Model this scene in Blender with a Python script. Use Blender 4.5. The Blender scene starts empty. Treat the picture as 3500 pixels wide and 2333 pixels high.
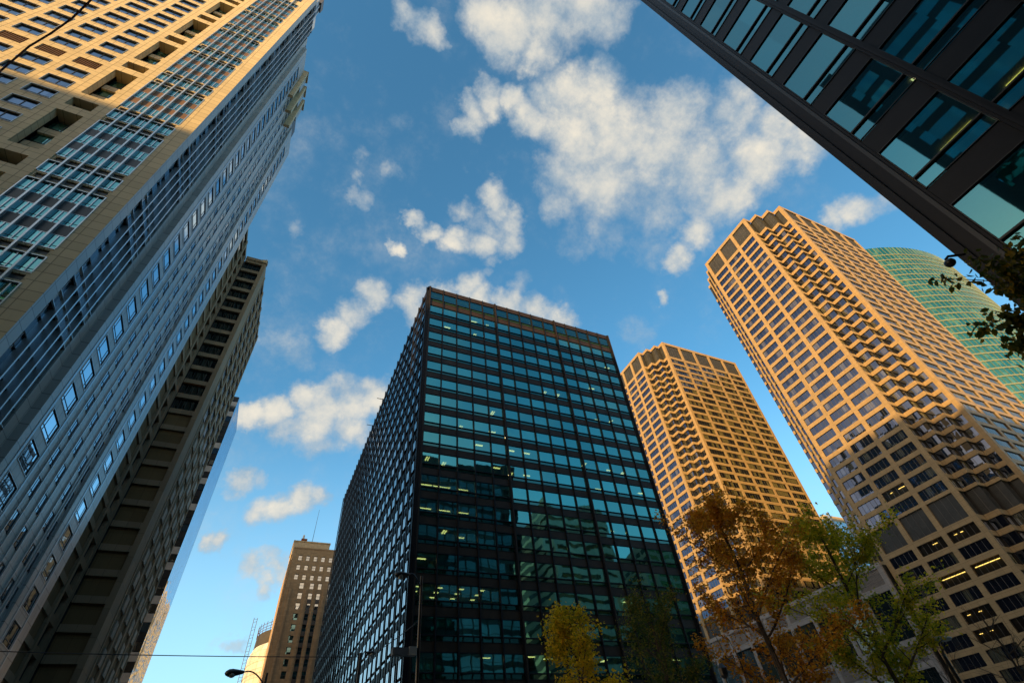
import bpy, math, random
import numpy as np
from mathutils import Vector, Matrix, noise as mnoise
random.seed(7)
rad = math.radians
sc = bpy.context.scene
COL = sc.collection

# ------------------------------------------------------------------ camera
RW = np.array([[0.91246279, -0.40078199, -0.08237391],
               [0.23206919, 0.67274737, -0.7025346],
               [0.33698005, 0.62192023, 0.70686609]])
FPX = 1689.55
CAMP = np.array([0.0, 0.0, 1.7])
cam = bpy.data.cameras.new("camera")
cam.sensor_fit = 'HORIZONTAL'; cam.sensor_width = 36.0
cam.lens = FPX / 3500 * 36.0
cam.clip_start = 0.1; cam.clip_end = 6000
co = bpy.data.objects.new("camera", cam); COL.objects.link(co)
r, dn, fw = RW
co.matrix_world = Matrix(((r[0], -dn[0], -fw[0], 0), (r[1], -dn[1], -fw[1], 0), (r[2], -dn[2], -fw[2], 1.7), (0, 0, 0, 1)))
sc.camera = co

def proj(p):
    v = RW @ (np.array(p, float) - CAMP)
    if v[2] < 0.1: return None
    return v[0] / v[2] * FPX + 1750, v[1] / v[2] * FPX + 1166.5

def ray(x, y):
    return RW.T @ np.array([x - 1750, y - 1166.5, FPX])

# ------------------------------------------------------------------ light
SUNV = Vector((1.35, 1, -0.36)).normalized()          # direction the sunlight travels
SUN_EL = math.asin(-SUNV.z)
sun = bpy.data.lights.new("sun", 'SUN'); sun.energy = 4.8; sun.angle = rad(0.7); sun.color = (1.0, 0.62, 0.22)
so = bpy.data.objects.new("sun", sun); COL.objects.link(so)
so.rotation_euler = SUNV.to_track_quat('-Z', 'Y').to_euler()
so.location = (-80, -80, 200)

SKY_STR = 0.13
EXPOSURE = 0.6
world = bpy.data.worlds.new("World"); sc.world = world; world.use_nodes = True

class NT:
    """small helper to write node trees"""
    def __init__(s, tree): s.t = tree; s.n = tree.nodes; s.l = tree.links; s.n.clear()
    def node(s, typ, **kw):
        n = s.n.new(typ)
        for k, v in kw.items(): setattr(n, k, v)
        return n
    def put(s, sock, v):
        if v is None: return
        if isinstance(v, bpy.types.NodeSocket): s.l.new(v, sock)
        else: sock.default_value = v
    def math(s, op, a, b=None, c=None, clamp=False):
        n = s.node('ShaderNodeMath', operation=op); n.use_clamp = clamp
        s.put(n.inputs[0], a); s.put(n.inputs[1], b); s.put(n.inputs[2], c)
        return n.outputs[0]
    def vmath(s, op, a, b=None, out=0):
        n = s.node('ShaderNodeVectorMath', operation=op)
        s.put(n.inputs[0], a)
        if b is not None:
            if op == 'SCALE': s.put(n.inputs['Scale'], b)
            else: s.put(n.inputs[1], b)
        return n.outputs[out]
    def mix(s, fac, a, b, blend='MIX'):
        n = s.node('ShaderNodeMix', data_type='RGBA', blend_type=blend)
        s.put(n.inputs[0], fac); s.put(n.inputs[6], a); s.put(n.inputs[7], b)
        return n.outputs[2]
    def ramp(s, v, a, b, c=0.0, d=1.0, smooth=True):
        n = s.node('ShaderNodeMapRange', interpolation_type='SMOOTHSTEP' if smooth else 'LINEAR')
        s.put(n.inputs[0], v); n.inputs[1].default_value = a; n.inputs[2].default_value = b
        n.inputs[3].default_value = c; n.inputs[4].default_value = d
        return n.outputs[0]
    def noise(s, vec, scale, detail=4, rough=0.5, out=0, dim='3D'):
        n = s.node('ShaderNodeTexNoise', noise_dimensions=dim)
        s.put(n.inputs['Vector'], vec); n.inputs['Scale'].default_value = scale
        n.inputs['Detail'].default_value = detail; n.inputs['Roughness'].default_value = rough
        return n.outputs[out]

def c4(c): return (c[0], c[1], c[2], 1.0)

w = NT(world.node_tree)
sky = w.node('ShaderNodeTexSky', sky_type='NISHITA')
sky.sun_disc = False; sky.sun_elevation = SUN_EL; sky.sun_rotation = rad(180) + math.atan2(SUNV.x, SUNV.y)
sky.air_density = 1.0; sky.dust_density = 0.3; sky.ozone_density = 2.0; sky.altitude = 200
tc = w.node('ShaderNodeTexCoord').outputs['Generated']
dirv = w.vmath('NORMALIZE', tc)
# clouds: groups of soft puffs at directions on the dome, broken up with fractal noise
# (pixel x, y, radius on the 2352-wide overview used only to read off directions, weight)
PUFFS = [(930,45,42,.8),(985,75,42,.8),(960,60,40,.8),
 (1120,20,70,1),(1180,60,85,1),(1260,40,100,1),(1350,10,90,1),(1250,115,55,.9),(1400,50,50,.8),(1150,90,45,.8),(1370,110,30,.5),
 (1085,255,40,1),(1080,290,36,.8),(1140,230,48,1),(1200,235,45,1),(1240,290,60,1),(1310,230,75,1),(1390,210,70,1),(1330,330,95,1),
 (1430,300,110,1),(1300,400,75,1),(1390,420,95,1),(1500,340,100,.95),(1550,260,80,.9),(1600,380,90,.9),(1690,270,85,.95),(1700,210,60,.9),
 (1800,290,70,.9),(1740,370,90,1),(1850,340,70,.9),(1500,460,80,.75),(1400,520,70,.6),(1480,560,70,.5),(1320,560,45,.5),
 (1640,460,75,.95),(1600,530,55,1),(1560,600,40,.95),(1680,440,60,1),(1300,470,55,.75),
 (1140,455,42,1),(1165,500,42,1),(1150,545,45,1),(1090,560,48,1),(1030,545,42,1),(980,520,30,.9),(945,495,24,.8),(1120,600,24,.8),(918,568,20,.8),(1060,470,25,.6),
 (850,460,26,.5),(825,445,20,.42),(680,528,24,.42),(925,268,34,.33),(840,408,16,.42),(900,400,18,.33),(845,360,18,.36),(1075,390,14,.36),
 (865,670,42,1),(825,710,42,1),(780,745,45,1),(760,770,30,.8),(950,680,40,1),(960,720,42,1),(1000,690,40,1),(1075,670,42,1),(1110,700,42,1),
 (1180,710,48,1),(1240,715,42,1),(1290,740,40,1),(1200,655,30,.55),(1110,635,18,.5),
 (1125,520,38,.8),(1095,500,30,.6),(720,960,60,.9),(660,990,40,.7),(790,900,50,.9),(570,955,36,1),(620,955,45,1),(690,930,42,1),(740,930,55,1),(800,930,60,1),(850,910,50,1),(790,990,50,.9),(700,975,45,.8),(820,1020,40,.7),(720,1010,45,.6),
 (685,815,46,.5),(640,790,40,.35),(600,1185,42,.9),(650,1170,42,1),(700,1150,45,1),(735,1145,30,.8),(550,1100,38,.9),(590,1103,25,.7),
 (490,1237,32,1),(465,1230,26,.9),(590,1320,36,.8),(635,1308,26,.7),(540,1505,28,.7),(500,1480,25,.4),(430,1490,22,.3),
 (1930,500,32,.7),(1970,475,42,.8),(2030,450,40,.8),(1525,688,16,.7),(1450,770,38,.4),(1480,790,36,.4),(1640,560,30,.3),
 (2600,900,200,.9),(2750,300,240,.8),(2400,-300,200,.9),(900,-500,260,.9),(200,-400,250,.8),(1500,-900,300,.7),(-300,600,200,.9),(-500,1200,250,.9),(300,1900,120,.8),(1500,2100,160,.8)]
warp = w.noise(dirv, 7.0, 5, 0.6, out=1)
wv = w.vmath('SCALE', w.vmath('SUBTRACT', warp, (0.5, 0.5, 0.5)), 0.11)
warp2 = w.noise(dirv, 30.0, 6, 0.65, out=1)
wv2 = w.vmath('SCALE', w.vmath('SUBTRACT', warp2, (0.5, 0.5, 0.5)), 0.035)
dw = w.vmath('NORMALIZE', w.vmath('ADD', w.vmath('ADD', dirv, wv), wv2))
acc = None
for (px, py, pr, wt) in PUFFS:
    X, Y = px * 1.488, py * 1.488
    d0 = ray(X, Y); n0 = np.linalg.norm(d0); d0 = d0 / n0
    d1 = ray(X + pr * 1.488 * 1.25, Y); d1 /= np.linalg.norm(d1)
    d2 = ray(X, Y + pr * 1.488 * 1.25); d2 /= np.linalg.norm(d2)
    cr = max(0.02, min(0.9999999, 1 - ((1 - d0 @ d1) * (1 - d0 @ d2)) ** 0.5))
    dt = w.vmath('DOT_PRODUCT', dw, tuple(d0), out=1)
    v = w.ramp(dt, float(cr), 1.0, 0.0, float(wt), smooth=False)
    acc = v if acc is None else w.math('SMOOTH_MAX', acc, v, 0.18)
nz = w.noise(dirv, 8.0, 12, 0.66)
nzo = w.noise(w.vmath('ADD', dirv, tuple(Vector((-0.030, -0.022, 0.012)))), 8.0, 12, 0.60)
nzb = w.noise(dirv, 8.0, 12, 0.60)
nf = w.noise(dirv, 27.0, 10, 0.68)
nz2 = w.noise(dirv, 3.2, 4, 0.5)
den = w.math('ADD', w.math('MULTIPLY', acc, 1.35), w.math('MULTIPLY', w.math('SUBTRACT', nz, 0.52), 2.0))
den = w.math('ADD', den, w.math('MULTIPLY', w.math('SUBTRACT', nf, 0.5), 0.75))
den = w.math('MULTIPLY', den, w.ramp(acc, 0.0, 0.22))
den = w.math('ADD', den, w.math('MULTIPLY', w.math('SUBTRACT', nz2, 0.55), 0.9))
cov = w.ramp(den, 0.0, 1.3)
core = w.ramp(den, 0.45, 1.9)
skyc = w.mix(1.0, sky.outputs[0], (0.78, 1.46, 1.52, 1), 'MULTIPLY')
# pale haze low down, and the warm bright haze round the low sun behind the camera
sepd = w.node('ShaderNodeSeparateXYZ'); w.l.new(dirv, sepd.inputs[0])
skyc = w.mix(w.ramp(sepd.outputs[2], 0.62, 0.0, 0.0, 0.75), skyc, (3.3, 5.0, 6.0, 1))
sund = w.vmath('DOT_PRODUCT', dirv, tuple(-SUNV), out=1)
skyc = w.mix(w.math('MULTIPLY', w.ramp(sund, 0.15, 0.95), w.ramp(sepd.outputs[2], 0.75, 0.12)), skyc, (22.0, 14.0, 6.5, 1))
skyc = w.mix(w.ramp(sund, 0.2, 0.9, 0.0, 0.25), skyc, (7.0, 6.0, 4.2, 1))
bg1 = w.node('ShaderNodeBackground'); w.put(bg1.inputs[0], skyc); bg1.inputs[1].default_value = SKY_STR
lit = w.math('MULTIPLY_ADD', w.math('SUBTRACT', nzb, nzo), 3.2, 0.55, clamp=True)
sh = w.math('MULTIPLY', w.math('ADD', w.math('MULTIPLY', core, 0.62), w.math('MULTIPLY', lit, 0.48)), w.ramp(nz2, 0.3, 0.7, 0.72, 1.05), clamp=True)
ccol = w.mix(sh, (0.34, 0.46, 0.57, 1), (1.06, 0.95, 0.76, 1))
bg2 = w.node('ShaderNodeBackground'); w.put(bg2.inputs[0], ccol); bg2.inputs[1].default_value = 0.62
mx = w.node('ShaderNodeMixShader'); w.put(mx.inputs[0], w.math('MULTIPLY', cov, 0.93))
w.l.new(bg1.outputs[0], mx.inputs[1]); w.l.new(bg2.outputs[0], mx.inputs[2])
wo = w.node('ShaderNodeOutputWorld'); w.l.new(mx.outputs[0], wo.inputs[0])
world.cycles.sampling_method = 'MANUAL'; world.cycles.sample_map_resolution = 512

sc.view_settings.view_transform = 'Standard'
sc.view_settings.look = 'None'
sc.view_settings.exposure = EXPOSURE
sc.view_settings.gamma = 1
sc.cycles.max_bounces = 8; sc.cycles.glossy_bounces = 4; sc.cycles.diffuse_bounces = 3; sc.cycles.transparent_max_bounces = 8

# ------------------------------------------------------------------ materials
def newmat(name):
    m = bpy.data.materials.new(name); m.use_nodes = True
    return m, NT(m.node_tree)

def out(t, sh):
    o = t.node('ShaderNodeOutputMaterial'); t.l.new(sh, o.inputs[0])

def pbr(t, col, rough=0.6, spec=0.4, metal=0.0, normal=None):
    b = t.node('ShaderNodeBsdfPrincipled')
    t.put(b.inputs['Base Color'], col if isinstance(col, bpy.types.NodeSocket) else c4(col))
    t.put(b.inputs['Roughness'], rough); b.inputs['Specular IOR Level'].default_value = spec
    b.inputs['Metallic'].default_value = metal
    if normal is not None: t.put(b.inputs['Normal'], normal)
    return b.outputs[0]

def uz(t):
    """facade coordinate (horizontal run, height) from world position and normal"""
    g = t.node('ShaderNodeNewGeometry')
    p = t.node('ShaderNodeSeparateXYZ'); t.l.new(g.outputs['Position'], p.inputs[0])
    n = t.node('ShaderNodeSeparateXYZ'); t.l.new(g.outputs['Normal'], n.inputs[0])
    ax = t.math('GREATER_THAN', t.math('ABSOLUTE', n.outputs[0]), 0.5)
    u = t.math('ADD', t.math('MULTIPLY', p.outputs[1], ax), t.math('MULTIPLY', p.outputs[0], t.math('SUBTRACT', 1.0, ax)))
    return u, p.outputs[2], g

def plain(name, col, rough=0.6, spec=0.4, metal=0.0, var=0.15, scale=0.6):
    m, t = newmat(name)
    g = t.node('ShaderNodeNewGeometry')
    n = t.noise(g.outputs['Position'], scale, 5, 0.6)
    n2 = t.noise(g.outputs['Position'], scale * 9, 3, 0.6)
    f = t.math('ADD', t.math('MULTIPLY', n, 0.7), t.math('MULTIPLY', n2, 0.3))
    cc = t.mix(t.ramp(f, 0.3, 0.7), c4([c * (1 - var) for c in col]), c4([min(1, c * (1 + var)) for c in col]))
    out(t, pbr(t, cc, rough, spec, metal)); return m

def stone(name, col, pu, pz, ou=0.0, oz=0.0, jw=0.035, var=0.14, rough=0.75, jdark=0.45, spec=0.3, streak=0.2):
    """panelled cladding: each slab its own tone, dark open joints, faint rain streaks"""
    m, t = newmat(name)
    u, z, g = uz(t)
    fu = t.math('DIVIDE', t.math('SUBTRACT', u, ou), pu); fz = t.math('DIVIDE', t.math('SUBTRACT', z, oz), pz)
    def line(f, p):
        fr = t.math('FRACT', f)
        d = t.math('MULTIPLY', t.math('MINIMUM', fr, t.math('SUBTRACT', 1.0, fr)), p)
        return t.math('LESS_THAN', d, jw)
    j = t.math('MAXIMUM', line(fu, pu), line(fz, pz))
    cv = t.node('ShaderNodeCombineXYZ'); t.put(cv.inputs[0], t.math('FLOOR', fu)); t.put(cv.inputs[1], t.math('FLOOR', fz))
    wn = t.node('ShaderNodeTexWhiteNoise', noise_dimensions='2D'); t.l.new(cv.outputs[0], wn.inputs['Vector'])
    n = t.noise(g.outputs['Position'], 0.35, 5, 0.6)
    n2 = t.noise(g.outputs['Position'], 7.0, 4, 0.6)
    sv = t.node('ShaderNodeCombineXYZ'); t.put(sv.inputs[0], t.math('MULTIPLY', u, 1.6)); t.put(sv.inputs[1], t.math('MULTIPLY', z, 0.09))
    st = t.noise(sv.outputs[0], 1.0, 5, 0.65)
    f = t.math('ADD', t.math('ADD', t.math('MULTIPLY', wn.outputs[0], 0.35), t.math('MULTIPLY', n, 0.35)), t.math('MULTIPLY', n2, 0.3))
    cc = t.mix(t.ramp(f, 0.2, 0.8), c4([c * (1 - var) for c in col]), c4([min(1, c * (1 + var)) for c in col]))
    cc = t.mix(t.ramp(st, 0.52, 0.8, 0, streak), cc, c4([c * 0.5 for c in col]))
    cc = t.mix(t.math('MULTIPLY', j, 1 - jdark), cc, c4([c * 0.25 for c in col]))
    bp = t.node('ShaderNodeBump'); bp.inputs['Strength'].default_value = 0.25; bp.inputs['Distance'].default_value = 0.02
    t.put(bp.inputs['Height'], t.math('SUBTRACT', t.math('MULTIPLY', n2, 0.4), j))
    out(t, pbr(t, cc, rough, spec, 0, bp.outputs[0])); return m

def glass(name, tint, body, body2=None, fmin=0.45, cell=(1.5, 3.9), off=(0, 0), tilt=0.012, wave=0.012, wscale=0.35, rough=0.02, pvar=0.5, transp=0.0, tcol=(0.5, 0.7, 0.7), gcol=(1, 1, 1), ior=1.5, fvar=0.16):
    m, t = newmat(name)
    u, z, g = uz(t)
    cv = t.node('ShaderNodeCombineXYZ')
    t.put(cv.inputs[0], t.math('FLOOR', t.math('DIVIDE', t.math('SUBTRACT', u, off[0]), cell[0])))
    t.put(cv.inputs[1], t.math('FLOOR', t.math('DIVIDE', t.math('SUBTRACT', z, off[1]), cell[1])))
    wn = t.node('ShaderNodeTexWhiteNoise', noise_dimensions='2D'); t.l.new(cv.outputs[0], wn.inputs['Vector'])
    nc = t.noise(g.outputs['Position'], wscale, 3, 0.55, out=1)
    a = t.vmath('SCALE', t.vmath('SUBTRACT', wn.outputs[1], (0.5, 0.5, 0.5)), tilt * 2)
    b = t.vmath('SCALE', t.vmath('SUBTRACT', nc, (0.5, 0.5, 0.5)), wave * 2)
    nrm = t.vmath('NORMALIZE', t.vmath('ADD', g.outputs['Normal'], t.vmath('ADD', a, b)))
    bc = c4(body)
    if body2 is not None:
        sel = t.ramp(wn.outputs[0], 1 - pvar - 0.02, 1 - pvar + 0.02)
        # drawn blinds / curtains: soft vertical pleats
        pl = t.noise(t.vmath('MULTIPLY', g.outputs['Position'], (3.0, 3.0, 0.15)), 1.0, 3, 0.6)
        bc = t.mix(t.math('MULTIPLY', sel, t.ramp(pl, 0.3, 0.7, 0.35, 1.0)), c4(body), c4(body2))
    base = pbr(t, bc if isinstance(bc, bpy.types.NodeSocket) else body, 0.5, 0.0)
    if transp > 0:
        tr = t.node('ShaderNodeBsdfTransparent'); tr.inputs[0].default_value = c4(tcol)
        mm = t.node('ShaderNodeMixShader'); mm.inputs[0].default_value = transp
        t.l.new(base, mm.inputs[1]); t.l.new(tr.outputs[0], mm.inputs[2]); base = mm.outputs[0]
    g1 = t.node('ShaderNodeBsdfGlossy'); g1.inputs['Color'].default_value = c4(tint); g1.inputs['Roughness'].default_value = rough; t.put(g1.inputs['Normal'], nrm)
    m1 = t.node('ShaderNodeMixShader'); t.put(m1.inputs[0], t.math('MULTIPLY_ADD', wn.outputs[0], fvar, fmin - fvar / 2))
    t.l.new(base, m1.inputs[1]); t.l.new(g1.outputs[0], m1.inputs[2])
    g2 = t.node('ShaderNodeBsdfGlossy'); g2.inputs['Color'].default_value = c4(gcol); g2.inputs['Roughness'].default_value = rough; t.put(g2.inputs['Normal'], nrm)
    fr = t.node('ShaderNodeFresnel'); fr.inputs[0].default_value = ior
    m2 = t.node('ShaderNodeMixShader'); t.l.new(fr.outputs[0], m2.inputs[0])
    t.l.new(m1.outputs[0], m2.inputs[1]); t.l.new(g2.outputs[0], m2.inputs[2])
    out(t, m2.outputs[0]); return m

def emit(name, col, s):
    m, t = newmat(name)
    e = t.node('ShaderNodeEmission'); e.inputs[0].default_value = c4(col); e.inputs[1].default_value = s
    out(t, e.outputs[0]); return m

M = {}
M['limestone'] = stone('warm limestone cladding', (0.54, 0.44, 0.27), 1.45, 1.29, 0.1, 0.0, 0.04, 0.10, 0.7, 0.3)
M['shadestone'] = stone('limestone side cladding in shaded tone', (0.33, 0.345, 0.33), 1.4, 1.8, 0.3, 0.4, 0.045, 0.12, 0.3, 0.3, spec=0.6)  # cooler, darker copy of the front limestone: the side's shade is in the colour
M['pinkgranite'] = stone('rose granite cladding', (0.355, 0.245, 0.122), 1.75, 1.30, 0.0, 0.1, 0.035, 0.10, 0.6, 0.55)
M['podstone'] = stone('pale podium concrete', (0.30, 0.265, 0.24), 2.1, 1.5, 0, 0, 0.03, 0.1, 0.7, 0.5)
M['concrete'] = stone('weathered concrete frame', (0.27, 0.205, 0.125), 1.9, 3.96, 0.3, 0.1, 0.03, 0.14, 0.85, 0.5, streak=0.4)
M['precast'] = stone('brown precast infill panel', (0.17, 0.12, 0.055), 1.9, 3.96, 0.3, 0.1, 0.02, 0.12, 0.9, 0.5, streak=0.45)
M['artstone'] = stone('shaded art deco limestone', (0.40, 0.27, 0.145), 1.2, 0.6, 0, 0, 0.012, 0.15, 0.9, 0.6, streak=0.45)  # shade of the tower front put into the base colour; penthouse has a lighter copy
M['steel'] = plain('black painted steel', (0.013, 0.013, 0.017), 0.42, 0.22, 0.0, 0.25, 0.5)
M['brownsteel'] = plain('bronze black spandrel steel', (0.034, 0.022, 0.014), 0.45, 0.22, 0.0, 0.3, 0.8)
M['louvre'] = plain('dark metal louvre', (0.045, 0.045, 0.042), 0.5, 0.5, 0.2, 0.3, 0.4)
M['metal'] = plain('pale anodised aluminium', (0.55, 0.58, 0.60), 0.3, 0.5, 0.7, 0.08)
M['mullion'] = plain('grey bronze mullion', (0.12, 0.11, 0.10), 0.4, 0.5, 0.4, 0.1)
M['darkframe'] = plain('black window frame', (0.02, 0.02, 0.02), 0.4, 0.5)
M['brownpanel'] = plain('brown sunlit spandrel panel', (0.16, 0.085, 0.03), 0.5, 0.4, 0, 0.12)  # spandrel colour as it looks in sun; also used on louvre slats
M['darkpanel'] = plain('charcoal spandrel panel', (0.03, 0.028, 0.026), 0.4, 0.5, 0, 0.2)
M['roof'] = plain('roof gravel', (0.2, 0.19, 0.17), 0.9)
M['ceiling'] = plain('office ceiling', (0.45, 0.45, 0.38), 0.9)
M['inner'] = plain('office core wall', (0.16, 0.16, 0.13), 0.9, var=0.35, scale=0.3)
M['g_teal'] = glass('teal tinted office glass', (0.10, 0.62, 0.58), (0.004, 0.03, 0.03), (0.10, 0.30, 0.26), 0.56, (2.842, 3.72), (16.2, 73.36), 0.012, 0.012, 0.22, transp=0.6, tcol=(0.42, 0.66, 0.40), pvar=0.4)
M['g_tealD'] = glass('dark teal spandrel glass', (0.05, 0.34, 0.30), (0.003, 0.025, 0.015), None, 0.35, (2.842, 3.72), (16.2, 73.36), 0.006, 0.012, 0.22)
M['g_top'] = glass('clearer teal top floor glass', (0.06, 0.46, 0.46), (0.004, 0.04, 0.03), None, 0.30, (2.842, 3.72), (16.2, 73.36), 0.01, 0.012, 0.22, transp=0.92, tcol=(0.50, 0.85, 0.55))
M['greenpanel'] = plain('dark green spandrel panel', (0.02, 0.055, 0.018), 0.3, 0.5)
M['g_side'] = glass('silvery side glass', (0.85, 0.80, 0.80), (0.01, 0.012, 0.015), None, 0.8, (2.92, 3.72), (62.4, 73.36), 0.008, 0.01, 0.3)
M['g_near'] = glass('smooth teal near glass', (0.10, 0.46, 0.48), (0.003, 0.02, 0.02), None, 0.55, (2.75, 3.71), (0, 0), 0.004, 0.006, 0.16, transp=0.8, tcol=(0.35, 0.55, 0.42))
M['g_blue'] = glass('blue reflecting glass', (0.16, 0.26, 0.42), (0.006, 0.014, 0.03), (0.10, 0.12, 0.12), 0.6, (1.45, 3.87), (0, 0), 0.010, 0.01, 0.4, pvar=0.06)
M['g_curt'] = glass('teal curtain wall glass', (0.16, 0.60, 0.58), (0.003, 0.035, 0.035), (0.16, 0.36, 0.28), 0.52, (0.72, 3.87), (0, 0), 0.015, 0.015, 0.5, pvar=0.22)
M['g_sideb'] = glass('sky blue side window glass', (0.36, 0.55, 0.72), (0.01, 0.05, 0.08), (0.02, 0.10, 0.13), 0.45, (1.0, 3.7), (0, 0), 0.02, 0.02, 0.5, pvar=0.4)
M['g_cme'] = glass('slate blue tower glass', (0.11, 0.17, 0.34), (0.008, 0.010, 0.015), (0.16, 0.15, 0.09), 0.34, (1.4, 3.88), (0, 0.6), 0.022, 0.016, 0.5, pvar=0.16)
M['g_cmeR'] = glass('olive curtained tower glass', (0.08, 0.11, 0.20), (0.005, 0.006, 0.006), (0.20, 0.17, 0.06), 0.16, (1.32, 3.88), (0, 0.6), 0.03, 0.03, 0.6, pvar=0.36)
M['g_see'] = glass('clear office glass', (0.2, 0.28, 0.4), (0.01, 0.01, 0.01), None, 0.12, (1.4, 3.88), (0, 0), 0.01, 0.01, transp=0.9, tcol=(0.8, 0.8, 0.75))
M['g_dark'] = glass('dark podium glass', (0.10, 0.16, 0.18), (0.008, 0.014, 0.014), None, 0.25, (2.8, 4), (0, 0), 0.01, 0.01)
M['g_mirror'] = glass('mirror blue tower glass', (0.36, 0.56, 0.78), (0.02, 0.05, 0.08), None, 0.85, (1.5, 3.9), (0, 0), 0.005, 0.016, 0.14)
M['g_green'] = glass('green curved tower glass', (0.12, 0.46, 0.36), (0.005, 0.08, 0.03), (0.12, 0.28, 0.08), 0.5, (1.5, 4.2), (0, 0), 0.02, 0.02, 0.3, pvar=0.2)
M['g_pale'] = glass('pale window reflecting cloud', (0.55, 0.55, 0.52), (0.03, 0.03, 0.03), (0.4, 0.36, 0.28), 0.5, (1.2, 3.45), (0, 0), 0.02, 0.01, 0.5, pvar=0.3)
M['bark'] = plain('grey brown bark', (0.085, 0.065, 0.05), 0.9, 0.2, 0, 0.3, 6)
M['lampblack'] = plain('black painted cast iron', (0.015, 0.015, 0.016), 0.35, 0.5)
M['lens'] = plain('frosted lamp lens', (0.35, 0.38, 0.36), 0.25, 0.5)
M['lampshell'] = plain('pale green lamp housing', (0.42, 0.55, 0.52), 0.35, 0.5)
M['greybox'] = plain('grey equipment box', (0.16, 0.17, 0.18), 0.5)
M['whitebox'] = plain('weathered white box', (0.45, 0.44, 0.40), 0.5)
M['wire'] = plain('black cable', (0.02, 0.015, 0.015), 0.6)
M['redwire'] = plain('red brown cable sheath', (0.10, 0.015, 0.015), 0.6)
M['tarp'] = stone('cream weather wrap', (0.58, 0.56, 0.52), 2.4, 3.2, 0, 0, 0.14, 0.22, 0.8, 0.6, streak=0.1)
M['scaff'] = plain('rusty scaffold', (0.12, 0.06, 0.04), 0.7, 0.3, 0.2, 0.5, 2)
M['darkwrap'] = plain('charcoal debris netting', (0.05, 0.045, 0.04), 0.8)
M['terracotta'] = plain('brick red chimney', (0.22, 0.07, 0.03), 0.9)
M['pale'] = plain('pale concrete', (0.5, 0.47, 0.42), 0.8)
M['yellow'] = emit('warm fluorescent light', (1.0, 0.66, 0.16), 2.0)
M['yellow2'] = emit('bright fluorescent panel', (1.0, 0.78, 0.38), 2.6)
M['orange'] = emit('amber interior light', (1.0, 0.42, 0.06), 1.4)
M['asphalt'] = plain('asphalt', (0.05, 0.05, 0.052), 0.9, 0.3, 0, 0.2, 2)
M['paving'] = stone('granite paving', (0.25, 0.24, 0.22), 1.2, 1.2, 0, 0, 0.012, 0.1)
M['white'] = plain('white road paint', (0.7, 0.7, 0.68), 0.7)

def leafmat(name, cols, trans=0.5):
    m, t = newmat(name)
    g = t.node('ShaderNodeNewGeometry')
    n = t.noise(g.outputs['Position'], 0.9, 3, 0.6)
    wn = t.node('ShaderNodeTexWhiteNoise', noise_dimensions='1D'); t.l.new(g.outputs['Random Per Island'], wn.inputs['W'])
    f = t.math('ADD', t.math('MULTIPLY', n, 0.6), t.math('MULTIPLY', wn.outputs[0], 0.5))
    cr = t.node('ShaderNodeValToRGB'); el = cr.color_ramp.elements
    el[0].position = 0.25; el[0].color = c4(cols[0]); el[1].position = 0.85; el[1].color = c4(cols[-1])
    for i, c in enumerate(cols[1:-1]):
        e = el.new(0.25 + 0.6 * (i + 1) / (len(cols) - 1)); e.color = c4(c)
    t.l.new(f, cr.inputs[0])
    a = pbr(t, cr.outputs[0], 0.5, 0.3)
    b = t.node('ShaderNodeBsdfTranslucent'); t.l.new(cr.outputs[0], b.inputs[0])
    mm = t.node('ShaderNodeMixShader'); mm.inputs[0].default_value = trans
    t.l.new(a, mm.inputs[1]); t.l.new(b.outputs[0], mm.inputs[2]); out(t, mm.outputs[0]); return m
M['leaf_orange'] = leafmat('burnt orange autumn leaf', [(0.30, 0.09, 0.006), (0.70, 0.30, 0.012), (0.80, 0.46, 0.04)])
M['leaf_mixed'] = leafmat('green turning yellow leaf', [(0.12, 0.24, 0.010), (0.58, 0.52, 0.02), (0.85, 0.62, 0.03)])
M['leaf_over'] = leafmat('dark green leaf with some yellow', [(0.03, 0.06, 0.008), (0.09, 0.11, 0.012), (0.45, 0.28, 0.02)])
M['leaf_yellow'] = leafmat('golden yellow leaf', [(0.26, 0.30, 0.01), (0.78, 0.58, 0.02), (0.80, 0.50, 0.02)])
M['leaf_dim'] = leafmat('dull olive leaf', [(0.035, 0.08, 0.012), (0.10, 0.14, 0.018), (0.34, 0.24, 0.03)])
M['leaf_ever'] = leafmat('dark evergreen needle', [(0.008, 0.02, 0.006), (0.02, 0.04, 0.01), (0.035, 0.055, 0.015)], 0.15)

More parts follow.
